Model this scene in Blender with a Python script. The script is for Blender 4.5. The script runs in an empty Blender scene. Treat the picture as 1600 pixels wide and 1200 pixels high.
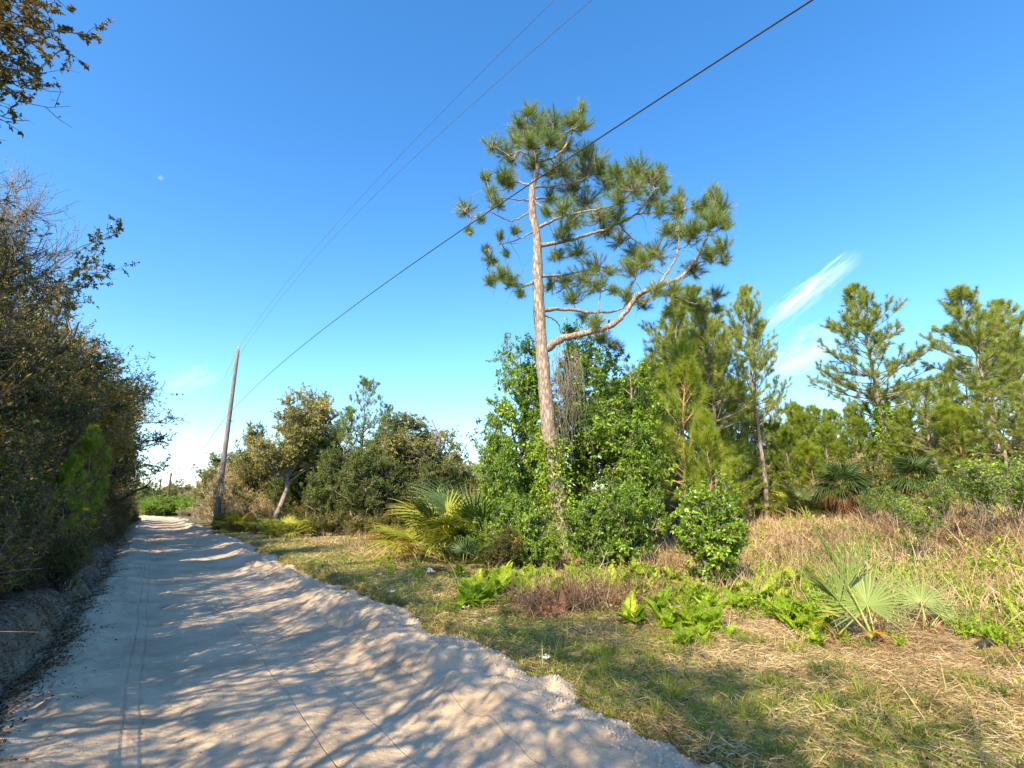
import bpy, math, random
import numpy as np
from mathutils import Vector, Matrix

# ------------------------------------------------------------------ camera
S = bpy.context.scene
COL = S.collection
EYE = 1.6
FPX = 800.0                       # focal length in pixels of the 1600 px wide photo
PITCH = math.atan(190.0 / FPX)
CP, SP = math.cos(PITCH), math.sin(PITCH)
cam_d = bpy.data.cameras.new('camera')
cam = bpy.data.objects.new('camera', cam_d)
COL.objects.link(cam)
cam.location = (0, 0, EYE)
cam.rotation_euler = (math.radians(90) + PITCH, 0, 0)
cam_d.sensor_width = 36
cam_d.lens = 18.0
cam_d.clip_start = 0.05
cam_d.clip_end = 4000
S.camera = cam

# ------------------------------------------------------------------ light
SUN_AZ = math.radians(-153)       # compass-like: 0 = +Y, positive towards +X
SUN_EL = math.radians(38)
sun_dir = Vector((math.sin(SUN_AZ) * math.cos(SUN_EL), math.cos(SUN_AZ) * math.cos(SUN_EL), math.sin(SUN_EL)))
sd = bpy.data.lights.new('sun', 'SUN')
sd.energy = 3.9
sd.angle = math.radians(0.53)
sd.color = (1.0, 0.85, 0.60)
so = bpy.data.objects.new('sun', sd)
COL.objects.link(so)
so.rotation_euler = sun_dir.to_track_quat('Z', 'Y').to_euler()
so.location = (-20, -40, 40)

S.view_settings.view_transform = 'Standard'
S.view_settings.look = 'None'
S.view_settings.gamma = 1
S.view_settings.exposure = 1.28

W = bpy.data.worlds.new('World')
S.world = W
W.use_nodes = True
nt = W.node_tree
N, L = nt.nodes, nt.links
N.clear()
out = N.new('ShaderNodeOutputWorld')
bg = N.new('ShaderNodeBackground')
bg.inputs['Strength'].default_value = 0.15
sky = N.new('ShaderNodeTexSky')
sky.sky_type = 'NISHITA'
sky.sun_disc = False
sky.sun_elevation = SUN_EL
sky.sun_rotation = SUN_AZ
sky.air_density = 1.0
sky.dust_density = 0.55
sky.ozone_density = 1.6
hs = N.new('ShaderNodeHueSaturation')
hs.inputs['Saturation'].default_value = 1.32
hs.inputs['Value'].default_value = 1.0
L.new(sky.outputs[0], hs.inputs['Color'])


def mathn(op, a, b=None, c=None):
    n = N.new('ShaderNodeMath')
    n.operation = op
    for i, v in enumerate((a, b, c)):
        if v is None:
            continue
        if isinstance(v, (int, float)):
            n.inputs[i].default_value = v
        else:
            L.new(v, n.inputs[i])
    return n.outputs[0]


geo = N.new('ShaderNodeTexCoord')


def pixdir(px, py):
    """world direction of a photo pixel (1600x1200)"""
    x, u = px - 800.0, 600.0 - py
    v = np.array([x, FPX * CP - u * SP, FPX * SP + u * CP])
    return v


def dotn(vec):
    n = N.new('ShaderNodeVectorMath')
    n.operation = 'DOT_PRODUCT'
    L.new(geo.outputs['Generated'], n.inputs[0])
    n.inputs[1].default_value = tuple(vec)
    return n.outputs['Value']


def wisp(px0, py0, px1, py1, wid_px, power, seed):
    """thin cirrus streak lying along a great-circle arc of the sky"""
    a = pixdir(px0, py0); a /= np.linalg.norm(a)
    b = pixdir(px1, py1); b /= np.linalg.norm(b)
    mid = a + b; mid /= np.linalg.norm(mid)
    along = b - a; ln = np.linalg.norm(along) / 2; along /= np.linalg.norm(along)
    across = np.cross(mid, along)
    u = mathn('DIVIDE', dotn(along), ln)
    v = mathn('DIVIDE', dotn(across), wid_px / 900.0)
    nz = N.new('ShaderNodeTexNoise')
    nz.inputs['Scale'].default_value = 1.6
    nz.inputs['Detail'].default_value = 5
    nz.inputs['Roughness'].default_value = 0.6
    cx_ = N.new('ShaderNodeCombineXYZ')
    L.new(mathn('ADD', mathn('MULTIPLY', u, 1.3), mathn('MULTIPLY', v, .25)), cx_.inputs[0])
    L.new(mathn('MULTIPLY', v, 1.5), cx_.inputs[1])
    cx_.inputs[2].default_value = seed
    L.new(cx_.outputs[0], nz.inputs['Vector'])
    nn = mathn('SUBTRACT', nz.outputs[0], 0.5)
    v2 = mathn('ADD', v, mathn('MULTIPLY', nn, 2.0))
    d2 = mathn('ADD', mathn('POWER', mathn('ABSOLUTE', u), 2.5), mathn('MULTIPLY', v2, v2))
    m = mathn('SUBTRACT', 1.0, d2)
    m = mathn('MAXIMUM', m, 0.0)
    m = mathn('POWER', m, 1.4)
    m = mathn('MULTIPLY', m, mathn('GREATER_THAN', dotn(mid), 0.0))
    m = mathn('MULTIPLY', m, mathn('POWER', mathn('MULTIPLY', nz.outputs[0], 1.7), 2.0))
    return mathn('MULTIPLY', m, power)


msk = wisp(1172, 526, 1352, 388, 19, 0.5, 3.0)
msk = mathn('ADD', msk, wisp(1190, 590, 1325, 515, 34, 0.42, 7.0))
msk = mathn('ADD', msk, wisp(246, 280, 256, 276, 4, 0.16, 5.0))
msk = mathn('ADD', msk, wisp(240, 605, 350, 585, 22, 0.18, 9.0))
msk = mathn('MINIMUM', msk, 1.0)
mixc = N.new('ShaderNodeMix')
mixc.data_type = 'RGBA'
L.new(msk, mixc.inputs['Factor'])
tint = N.new('ShaderNodeMix')
tint.data_type = 'RGBA'
tint.blend_type = 'MULTIPLY'
tint.inputs['Factor'].default_value = 1.0
L.new(hs.outputs[0], tint.inputs[6])
tint.inputs[7].default_value = (0.90, 0.965, 1.00, 1)
L.new(tint.outputs[2], mixc.inputs[6])
mixc.inputs[7].default_value = (5.2, 5.6, 6.0, 1)
L.new(mixc.outputs[2], bg.inputs['Color'])
L.new(bg.outputs[0], out.inputs['Surface'])

# ------------------------------------------------------------------ helpers: coordinates
rng = np.random.default_rng(7)
RA = math.radians(-34.3)                      # heading of the road
RD = np.array([math.sin(RA), math.cos(RA)])   # along the road
RN = np.array([math.cos(RA), -math.sin(RA)])  # to its right


def bend(t):
    return 0.010 * np.maximum(0.0, t - 72.0) ** 2


def to_at(x, y):
    t = x * RD[0] + y * RD[1]
    a = x * RN[0] + y * RN[1]
    return a + bend(t), t


def to_xy(a, t):
    a = a - bend(t)
    return a * RN[0] + t * RD[0], a * RN[1] + t * RD[1]


def _hash(ix, iy, seed):
    h = (ix.astype(np.int64) * 374761393 + iy.astype(np.int64) * 668265263 + seed * 974711) & 0x7fffffff
    h = ((h ^ (h >> 13)) * 1274126177) & 0x7fffffff
    return ((h ^ (h >> 16)) & 0xffff) / 65535.0


def vnoise(x, y, seed=0):
    x = np.asarray(x, float); y = np.asarray(y, float)
    ix, iy = np.floor(x), np.floor(y)
    fx, fy = x - ix, y - iy
    fx = fx * fx * (3 - 2 * fx); fy = fy * fy * (3 - 2 * fy)
    a = _hash(ix, iy, seed); b = _hash(ix + 1, iy, seed)
    c = _hash(ix, iy + 1, seed); d = _hash(ix + 1, iy + 1, seed)
    return (a * (1 - fx) + b * fx) * (1 - fy) + (c * (1 - fx) + d * fx) * fy


def fbm(x, y, seed=0, octv=4):
    s, amp, tot = 0, 1.0, 0
    for i in range(octv):
        s = s + amp * vnoise(x * 2 ** i, y * 2 ** i, seed + i * 17)
        tot += amp
        amp *= 0.5
    return s / tot - 0.5


def sstep(e0, e1, x):
    k = np.clip((x - e0) / (e1 - e0), 0, 1)
    return k * k * (3 - 2 * k)


def edge_r(t):
    return 2.95 + 0.5 * fbm(t * 0.35, t * 0 + 3.3, 5, 3) + 0.45 * fbm(t * 2.1, t * 0 + 1.3, 15, 3)


def edge_l(t):
    return -0.62 + 0.3 * fbm(t * 0.5, t * 0 + 9.3, 8, 3)


def road_z(a, t):
    lump = fbm(a * 1.3, t * 0.8, 21, 4)
    fine = fbm(a * 4.5, t * 4.0, 31, 3)
    side = sstep(1.7, 2.9, a) + 0.8 * sstep(0.35, -0.45, a) + .5 * np.exp(-((a - edge_r(t) + .35) / .28) ** 2)
    z = 0.10 * side + 0.26 * lump * (0.2 + side) + 0.11 * fine * (0.12 + side)
    z = z + 0.010 * fbm(a * 14, t * 14, 41, 2) * (0.3 + side)
    # washboard ridges lying across the lane
    z = z + 0.11 * (vnoise(a * 0.35 + 4, t * 1.15 + 0.2 * a, 51) - 0.5) * sstep(4, 12, t)
    z = z + 0.05 * sstep(5, 9, t) * (vnoise(a * 0.6, t * 2.4 - 0.3 * a, 52) - 0.5)
    # wheel ruts
    for c, w, dpt in ((0.25, 0.22, 0.022), (1.55, 0.24, 0.022), (-0.1, .12, .012), (0.95, .15, .01)):
        cc = c + 0.15 * fbm(t * 0.15, t * 0 + c, 61, 2)
        z = z - dpt * np.exp(-((a - cc) / w) ** 2)
    return z


def terr(x, y):
    a, t = to_at(np.asarray(x, float), np.asarray(y, float))
    er, el = edge_r(t), edge_l(t)
    scarp = 0.08 + 0.12 * sstep(5, 10, t) * sstep(40, 20, t) + 0.08 * fbm(t * 0.6, t * 0, 77, 2)
    right = sstep(er - 0.02, er + 0.42, a)
    left = sstep(-el + 0.08, -el + 0.62, -a + .25 * fbm(a * 2, t * 1.5, 95, 3))
    lh = 0.50 - .20 * sstep(6, 12, t) + 0.10 * fbm(t * .5, t * 0 + 4, 91, 3) + 0.18 * sstep(3, -3, t)
    z = -0.14 + right * (0.14 + scarp) + left * (0.14 + lh)
    z = z + right * (0.10 * fbm(a * 0.55, t * 0.55, 12, 4) + 0.04 * fbm(a * 3, t * 3, 13, 3))
    z = z + left * (0.22 * fbm(a * 1.1, t * 1.1, 14, 4) + 0.05 * fbm(a * 6, t * 6, 16, 3))
    # shallow spill of sand off the verge's edge, then the slope that climbs to the right
    far = np.clip(np.asarray(x, float) - 3.5, 0, 27)
    z = z + right * (0.142 * far * sstep(0, 6, far) * (0.55 + 0.45 * sstep(50, 10, np.asarray(y, float))))
    return z


def terr1(x, y):
    return float(terr(np.array([x]), np.array([y]))[0])


def at(px, py, Y):
    """the point seen at a photo pixel, on the vertical plane Y metres in front of the eye"""
    v = pixdir(px, py)
    v = v * (Y / v[1])
    return np.array([v[0], v[1], v[2] + EYE])


def spot(px, py, Y):
    """ground point under the column seen at pixel px (measured at height py), at distance Y"""
    p = at(px, py, Y)
    return np.array([p[0], p[1], terr1(p[0], p[1])])


HY = 0.8 * 1.007 ** np.arange(890)


def ground_hit(px, py):
    v = pixdir(px, py); v = v / v[1]
    Y = HY
    hit = EYE + v[2] * Y < np.maximum(terr(v[0] * Y, Y), 0.0)
    Y = float(Y[np.argmax(hit)]) if hit.any() else 400.0
    return np.array([v[0] * Y, Y, EYE + v[2] * Y])


# ------------------------------------------------------------------ helpers: meshes
def nrm(v):
    return v / np.maximum(np.linalg.norm(v, axis=-1, keepdims=True), 1e-9)


class MB:
    """collects vertices and faces and links them as ONE mesh"""

    def __init__(self):
        self.V, self.T, self.Q, self.tone, self.n = [], [], [], [], 0

    def add(self, V, F, tone=0.5):
        V = np.asarray(V, float).reshape(-1, 3)
        F = np.asarray(F, np.int64)
        self.V.append(V)
        (self.T if F.shape[1] == 3 else self.Q).append(F + self.n)
        if np.isscalar(tone):
            tone = np.full(len(V), tone)
        self.tone.append(np.asarray(tone, float).reshape(-1))
        self.n += len(V)
        return self

    def mesh(self, name, mat, smooth=False, extra=None, uv=None):
        V = np.concatenate(self.V)
        T = np.concatenate(self.T) if self.T else np.zeros((0, 3), np.int64)
        Q = np.concatenate(self.Q) if self.Q else np.zeros((0, 4), np.int64)
        me = bpy.data.meshes.new(name)
        me.vertices.add(len(V))
        me.vertices.foreach_set('co', V.astype(np.float32).ravel())
        nl = T.size + Q.size
        me.loops.add(nl)
        me.loops.foreach_set('vertex_index', np.concatenate([T.ravel(), Q.ravel()]).astype(np.int32))
        me.polygons.add(len(T) + len(Q))
        st = np.concatenate([np.arange(len(T)) * 3, T.size + np.arange(len(Q)) * 4]).astype(np.int32)
        me.polygons.foreach_set('loop_start', st)
        if smooth:
            me.polygons.foreach_set('use_smooth', np.ones(len(T) + len(Q), bool))
        at_ = me.attributes.new('tone', 'FLOAT', 'POINT')
        at_.data.foreach_set('value', np.concatenate(self.tone).astype(np.float32))
        for k, arr in (extra or {}).items():
            e = me.attributes.new(k, 'FLOAT', 'POINT')
            e.data.foreach_set('value', np.asarray(arr, np.float32))
        me.update(calc_edges=True)
        me.materials.append(mat)
        return me


def link(name, data, parent=None):
    o = bpy.data.objects.new(name, data)
    COL.objects.link(o)
    if parent is not None:
        o.parent = parent
    return o


def tag(o, label=None, cat=None, group=None, kind=None):
    if label: o['label'] = label
    if cat: o['category'] = cat
    if group: o['group'] = group
    if kind: o['kind'] = kind
    return o


def empty(name, loc, rz=0.0, sc=1.0):
    o = bpy.data.objects.new(name, None)
    o.empty_display_size = 0.2
    COL.objects.link(o)
    o.location = tuple(float(c) for c in loc)
    if isinstance(rz, (tuple, list)):
        o.rotation_euler = rz
    else:
        o.rotation_euler = (0, 0, rz)
    o.scale = (sc, sc, sc) if np.isscalar(sc) else tuple(sc)
    return o


def tubes(mb, P, R, sides=5, tone=0.5):
    """P [N,K,3] paths, R [N,K] radii"""
    P = np.asarray(P, float); R = np.asarray(R, float)
    if P.ndim == 2:
        P, R = P[None], R[None]
    Nn, K, _ = P.shape
    T = nrm(np.gradient(P, axis=1))
    ref = np.where(np.abs(nrm((P[:, -1] - P[:, 0]))[:, 2:3]) > 0.75, np.array([[1.0, 0.05, 0]]), np.array([[0, 0.05, 1.0]]))
    U = nrm(np.cross(T, ref[:, None, :]))
    Vv = np.cross(T, U)
    ang = np.arange(sides) * 2 * math.pi / sides
    ring = P[:, :, None, :] + R[:, :, None, None] * (U[:, :, None, :] * np.cos(ang)[None, None, :, None] + Vv[:, :, None, :] * np.sin(ang)[None, None, :, None])
    idx = np.arange(Nn * K * sides).reshape(Nn, K, sides)
    a = idx[:, :-1, :]; b = np.roll(a, -1, axis=2)
    c = idx[:, 1:, :]; d = np.roll(c, -1, axis=2)
    F = np.stack([a, b, d, c], -1).reshape(-1, 4)
    tn = tone if np.isscalar(tone) else np.repeat(np.asarray(tone), K * sides)
    mb.add(ring.reshape(-1, 3), F, tn)


def leaves(mb, P, D, Ln, Wd, tone, r, droop=0.0, fold=0.25, base=0.0):
    """diamond leaves folded along the midrib: 4 vertices, 2 triangles each"""
    n = len(P)
    D = nrm(D + np.array([0, 0, -droop]))
    s = nrm(np.cross(D, nrm(r.normal(size=(n, 3)) + np.array([0, 0, 1.2]))))
    nn = np.cross(s, D)
    Ln = np.broadcast_to(np.asarray(Ln, float), (n,))[:, None]
    Wd = np.broadcast_to(np.asarray(Wd, float), (n,))[:, None]
    p0 = P + D * base
    m = p0 + D * Ln * 0.45
    V = np.stack([p0, m + s * Wd * .5 + nn * Wd * fold, p0 + D * Ln, m - s * Wd * .5 + nn * Wd * fold], 1)
    i = np.arange(n)[:, None] * 4
    F = np.concatenate([i + np.array([[0, 1, 2]]), i + np.array([[0, 2, 3]])])
    mb.add(V.reshape(-1, 3), F, np.repeat(np.broadcast_to(tone, (n,)), 4))


def blades(mb, P, D, Ln, Wd, tone, r, droop=0.4):
    """bent grass blades / needles with a kink: 5 vertices, 3 triangles"""
    n = len(P)
    D = nrm(D)
    s = nrm(np.cross(D, r.normal(size=(n, 3))))
    Ln = np.broadcast_to(np.asarray(Ln, float), (n,))[:, None]
    Wd = np.broadcast_to(np.asarray(Wd, float), (n,))[:, None]
    m = P + D * Ln * .55
    D2 = nrm(D + np.array([0, 0, -1.0]) * droop)
    e = m + D2 * Ln * .45
    V = np.stack([P + s * Wd * .5, P - s * Wd * .5, m + s * Wd * .4, m - s * Wd * .4, e], 1)
    i = np.arange(n)[:, None] * 5
    F = np.concatenate([i + np.array([[0, 1, 3]]), i + np.array([[0, 3, 2]]), i + np.array([[2, 3, 4]])])
    mb.add(V.reshape(-1, 3), F, np.repeat(np.broadcast_to(tone, (n,)), 5))


def needles(mb, P, D, n, Ln, Wd, tone, r, spread=0.75, along=0.12, droop=0.12):
    """brushes of long pine needles round twig ends: one thin triangle each"""
    M = len(P)
    D = nrm(D)
    d = nrm(np.repeat(D, n, 0) + r.normal(size=(M * n, 3)) * spread)
    d = nrm(d + np.array([0, 0, -droop]))
    p = np.repeat(P, n, 0) - np.repeat(D, n, 0) * (r.random((M * n, 1)) * along)
    s = nrm(np.cross(d, r.normal(size=(M * n, 3)))) * Wd * .5
    L_ = Ln * (0.7 + 0.5 * r.random((M * n, 1)))
    V = np.stack([p + s, p - s, p + d * L_], 1)
    F = np.arange(M * n * 3).reshape(-1, 3)
    tn = np.repeat(np.broadcast_to(tone, (M,)), n) + r.normal(size=M * n) * .12
    mb.add(V.reshape(-1, 3), F, np.repeat(tn, 3))


def bez(S0, C, E, K, r, wob=0.0):
    u = np.linspace(0, 1, K)[None, :, None]
    P = S0[:, None] * (1 - u) ** 2 + 2 * C[:, None] * u * (1 - u) + E[:, None] * u ** 2
    if wob:
        w = r.normal(size=P.shape) * wob
        w[:, 0] = 0; w[:, -1] = 0
        P = P + w
    return P


def walk(S0, D0, Ln, K, r, wob=0.25, up=0.1):
    n = len(S0)
    P = np.zeros((n, K, 3)); P[:, 0] = S0
    D = nrm(D0)
    st = (np.broadcast_to(Ln, (n,)) / (K - 1))[:, None]
    for k in range(1, K):
        D = nrm(D + r.normal(size=(n, 3)) * wob + np.array([0, 0, up]))
        P[:, k] = P[:, k - 1] + D * st
    return P


def sample(P, u):
    """points and tangents on paths P [N,K,3] at u [N] in 0..1"""
    K = P.shape[1]
    f = np.clip(u, 0, .9999) * (K - 1)
    i = f.astype(int); w = (f - i)[:, None]
    r_ = np.arange(len(P))
    a, b = P[r_, i], P[r_, i + 1]
    return a * (1 - w) + b * w, nrm(b - a)


# ------------------------------------------------------------------ materials
def mat_new(name):
    m = bpy.data.materials.new(name)
    m.use_nodes = True
    t = m.node_tree
    t.nodes.clear()
    return m, t


def ramp(t, fac, cols, pos=None):
    n = t.nodes.new('ShaderNodeValToRGB')
    cr = n.color_ramp
    pos = pos or [i / (len(cols) - 1) for i in range(len(cols))]
    while len(cr.elements) < len(cols):
        cr.elements.new(0.5)
    for e, p, c in zip(cr.elements, pos, cols):
        e.position = p
        e.color = (*c, 1)
    t.links.new(fac, n.inputs['Fac'])
    return n.outputs['Color']


def leaf_mat(name, cols, transl=0.35, rough=0.5, spec=0.35, pos=None):
    if transl > .22:
        cols = [(min(.8, c_[0] * 1.28), min(.8, c_[1] * 1.14), c_[2] * .95) for c_ in cols]
    m, t = mat_new(name)
    o = t.nodes.new('ShaderNodeOutputMaterial')
    a = t.nodes.new('ShaderNodeAttribute'); a.attribute_name = 'tone'
    c = ramp(t, a.outputs['Fac'], cols, pos)
    p = t.nodes.new('ShaderNodeBsdfPrincipled')
    p.inputs['Roughness'].default_value = rough
    p.inputs['Specular IOR Level'].default_value = spec
    t.links.new(c, p.inputs['Base Color'])
    if transl > 0:
        tr = t.nodes.new('ShaderNodeBsdfTranslucent')
        g = t.nodes.new('ShaderNodeMix'); g.data_type = 'RGBA'; g.blend_type = 'MULTIPLY'
        g.inputs['Factor'].default_value = 1
        t.links.new(c, g.inputs[6]); g.inputs[7].default_value = (1.25, 1.2, 0.6, 1)
        t.links.new(g.outputs[2], tr.inputs['Color'])
        mx = t.nodes.new('ShaderNodeMixShader'); mx.inputs[0].default_value = transl
        t.links.new(p.outputs[0], mx.inputs[1]); t.links.new(tr.outputs[0], mx.inputs[2])
        t.links.new(mx.outputs[0], o.inputs['Surface'])
    else:
        t.links.new(p.outputs[0], o.inputs['Surface'])
    return m


def bark_mat(name, c0, c1, c2, sc=(9, 9, 2.2), bump=0.6, dist=0.02):
    m, t = mat_new(name)
    o = t.nodes.new('ShaderNodeOutputMaterial')
    tc = t.nodes.new('ShaderNodeTexCoord')
    mp = t.nodes.new('ShaderNodeMapping'); mp.inputs['Scale'].default_value = sc
    t.links.new(tc.outputs['Object'], mp.inputs[0])
    vo = t.nodes.new('ShaderNodeTexVoronoi'); vo.feature = 'DISTANCE_TO_EDGE'; vo.inputs['Scale'].default_value = 1.4
    nz = t.nodes.new('ShaderNodeTexNoise'); nz.inputs['Scale'].default_value = 2.5; nz.inputs['Detail'].default_value = 6
    ad = t.nodes.new('ShaderNodeVectorMath'); ad.operation = 'ADD'
    t.links.new(mp.outputs[0], nz.inputs['Vector'])
    t.links.new(mp.outputs[0], ad.inputs[0]); t.links.new(nz.outputs['Color'], ad.inputs[1])
    t.links.new(ad.outputs[0], vo.inputs['Vector'])
    mt = t.nodes.new('ShaderNodeMath'); mt.operation = 'MULTIPLY_ADD'
    t.links.new(vo.outputs['Distance'], mt.inputs[0]); mt.inputs[1].default_value = 2.2
    s2 = t.nodes.new('ShaderNodeMath'); s2.operation = 'MULTIPLY_ADD'
    t.links.new(nz.outputs['Fac'], s2.inputs[0]); s2.inputs[1].default_value = 0.8; s2.inputs[2].default_value = -0.25
    t.links.new(s2.outputs[0], mt.inputs[2])
    c = ramp(t, mt.outputs[0], [c0, c1, c2], [0.0, 0.35, 0.9])
    p = t.nodes.new('ShaderNodeBsdfPrincipled')
    p.inputs['Roughness'].default_value = 0.9
    p.inputs['Specular IOR Level'].default_value = 0.15
    t.links.new(c, p.inputs['Base Color'])
    b = t.nodes.new('ShaderNodeBump'); b.inputs['Strength'].default_value = bump; b.inputs['Distance'].default_value = dist
    t.links.new(mt.outputs[0], b.inputs['Height']); t.links.new(b.outputs[0], p.inputs['Normal'])
    t.links.new(p.outputs[0], o.inputs['Surface'])
    return m


def plain_mat(name, col, rough=0.6, metal=0.0, noise=0.25, scale=30, bump=0.2):
    m, t = mat_new(name)
    o = t.nodes.new('ShaderNodeOutputMaterial')
    tc = t.nodes.new('ShaderNodeTexCoord')
    nz = t.nodes.new('ShaderNodeTexNoise'); nz.inputs['Scale'].default_value = scale; nz.inputs['Detail'].default_value = 4
    t.links.new(tc.outputs['Object'], nz.inputs['Vector'])
    c = ramp(t, nz.outputs['Fac'], [tuple(k * (1 - noise) for k in col), tuple(min(1, k * (1 + noise)) for k in col)], [0.3, 0.7])
    p = t.nodes.new('ShaderNodeBsdfPrincipled')
    p.inputs['Roughness'].default_value = rough; p.inputs['Metallic'].default_value = metal
    t.links.new(c, p.inputs['Base Color'])
    b = t.nodes.new('ShaderNodeBump'); b.inputs['Strength'].default_value = bump; b.inputs['Distance'].default_value = 0.01
    t.links.new(nz.outputs['Fac'], b.inputs['Height']); t.links.new(b.outputs[0], p.inputs['Normal'])
    t.links.new(p.outputs[0], o.inputs['Surface'])
    return m


M = {}
M['pine'] = leaf_mat('pine_needles', [(.038, .085, .015), (.098, .185, .032), (.195, .285, .055), (.31, .36, .08)], .25, .42, .45, [0, .4, .75, 1])
M['pine_young'] = leaf_mat('young_pine_needles', [(.07, .14, .012), (.17, .27, .025), (.30, .38, .04), (.42, .42, .07)], .35, .42, .4, [0, .4, .75, 1])
M['oak'] = leaf_mat('oak_leaves', [(.035, .052, .014), (.085, .108, .026), (.17, .175, .045), (.38, .28, .06)], .25, .42, .45, [0, .45, .85, 1])
M['oak_grey'] = leaf_mat('grey_oak_leaves', [(.11, .135, .04), (.21, .24, .075), (.33, .34, .12), (.46, .42, .17)], .25, .5, .4, [0, .45, .85, 1])
M['laurel'] = leaf_mat('laurel_leaves', [(.045, .105, .012), (.115, .235, .022), (.21, .37, .04), (.34, .50, .08)], .35, .32, .55, [0, .4, .8, 1])
M['bright'] = leaf_mat('bright_leaves', [(.07, .15, .012), (.16, .30, .025), (.29, .45, .045), (.46, .56, .08)], .4, .38, .45, [0, .4, .8, 1])
M['fern'] = leaf_mat('fern_leaves', [(.11, .21, .012), (.23, .39, .025), (.38, .53, .05), (.55, .60, .10)], .45, .5, .3, [0, .4, .8, 1])
M['olive'] = leaf_mat('olive_scrub_leaves', [(.055, .085, .015), (.13, .17, .03), (.24, .25, .05), (.38, .32, .08)], .3, .5, .35, [0, .45, .8, 1])
M['cedar'] = leaf_mat('cedar_leaves', [(.05, .09, .02), (.115, .185, .04), (.19, .275, .065), (.31, .35, .09)], .25, .5, .3, [0, .45, .8, 1])
M['tan'] = leaf_mat('tan_scrub_leaves', [(.14, .12, .045), (.27, .23, .075), (.40, .33, .12), (.52, .42, .18)], .3, .6, .25, [0, .45, .8, 1])
M['gold'] = leaf_mat('golden_leaves', [(.13, .12, .012), (.30, .24, .02), (.46, .33, .03), (.58, .42, .06)], .35, .5, .3, [0, .45, .8, 1])
M['palm'] = leaf_mat('palmetto_leaves', [(.09, .14, .02), (.24, .30, .045), (.44, .45, .08), (.62, .56, .13)], .3, .5, .3, [0, .4, .75, 1])
M['palm_near'] = leaf_mat('grey_green_palmetto_leaves', [(.06, .10, .025), (.15, .22, .055), (.28, .35, .09), (.42, .43, .12)], .2, .45, .35, [0, .4, .75, 1])
M['palm_dark'] = leaf_mat('dark_palmetto_leaves', [(.02, .05, .012), (.055, .10, .025), (.11, .16, .04), (.25, .26, .08)], .2, .4, .5, [0, .4, .75, 1])
M['palm_dry'] = leaf_mat('dry_palmetto_leaves', [(.30, .17, .04), (.56, .34, .05), (.70, .44, .06), (.74, .54, .18)], .25, .6, .3)
M['straw'] = leaf_mat('dry_straw', [(.18, .105, .052), (.38, .26, .13), (.58, .43, .24), (.72, .58, .37)], .2, .7, .2, [0, .35, .75, 1])
M['grass'] = leaf_mat('green_grass', [(.07, .13, .02), (.15, .24, .035), (.30, .35, .06), (.48, .44, .13)], .35, .55, .25, [0, .4, .75, 1])
M['brown_leaf'] = leaf_mat('dead_leaves', [(.06, .03, .016), (.15, .07, .03), (.28, .15, .07), (.42, .28, .15)], .1, .7, .2)
M['brush'] = leaf_mat('dry_brush_stems', [(.10, .055, .032), (.22, .13, .075), (.36, .24, .15), (.50, .38, .26)], 0, .8, .15)
M['grey_vine'] = leaf_mat('grey_vine_stems', [(.12, .095, .07), (.24, .20, .155), (.38, .33, .27)], 0, .8, .15)
M['oak_brown'] = leaf_mat('brownish_oak_leaves', [(.085, .07, .02), (.17, .135, .035), (.28, .21, .055), (.50, .34, .07)], .3, .5, .35, [0, .45, .85, 1])
M['bark_pine'] = bark_mat('pine_bark', (.10, .072, .055), (.28, .215, .165), (.46, .375, .305))
M['bark_oak'] = bark_mat('oak_bark', (.07, .055, .042), (.20, .165, .13), (.38, .335, .28), (14, 14, 5), .4, .01)
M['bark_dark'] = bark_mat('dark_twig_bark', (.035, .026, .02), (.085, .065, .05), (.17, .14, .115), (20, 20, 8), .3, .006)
M['bark_pale'] = bark_mat('pale_bark', (.30, .25, .19), (.52, .45, .36), (.66, .60, .50), (20, 20, 8), .3, .006)
M['bark_mid'] = bark_mat('grey_brown_bark', (.12, .095, .07), (.30, .25, .195), (.44, .38, .31), (14, 14, 5), .4, .01)
M['bark_rust'] = bark_mat('young_pine_bark', (.17, .09, .05), (.36, .20, .11), (.50, .33, .20), (16, 16, 6), .4, .01)
M['petiole'] = plain_mat('petiole', (.30, .34, .07), .5)
M['petiole_dry'] = plain_mat('dry_petiole', (.42, .29, .15), .7)
M['pole'] = bark_mat('weathered_pole_wood', (.08, .07, .06), (.20, .18, .155), (.36, .335, .30), (26, 26, .7), .35, .006)
M['metal'] = plain_mat('galvanised_metal', (.38, .38, .38), .45, .8)
M['porcelain'] = plain_mat('grey_insulator', (.45, .45, .46), .3)
M['cable'] = plain_mat('black_cable', (.045, .05, .06), .5)
M['wire'] = plain_mat('dull_wire', (.20, .22, .26), .4, .5)
M['paper'] = plain_mat('white_litter', (.80, .80, .80), .7, 0, .06, 40)
M['stump'] = bark_mat('rotten_stump_wood', (.14, .055, .03), (.33, .14, .075), (.48, .26, .15), (30, 30, 6), .6, .01)
M['root'] = plain_mat('dark_hole_shade', (.035, .028, .022), .9, 0, .5)  # near-black colour painting the darkness inside a hole in the grass


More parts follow.
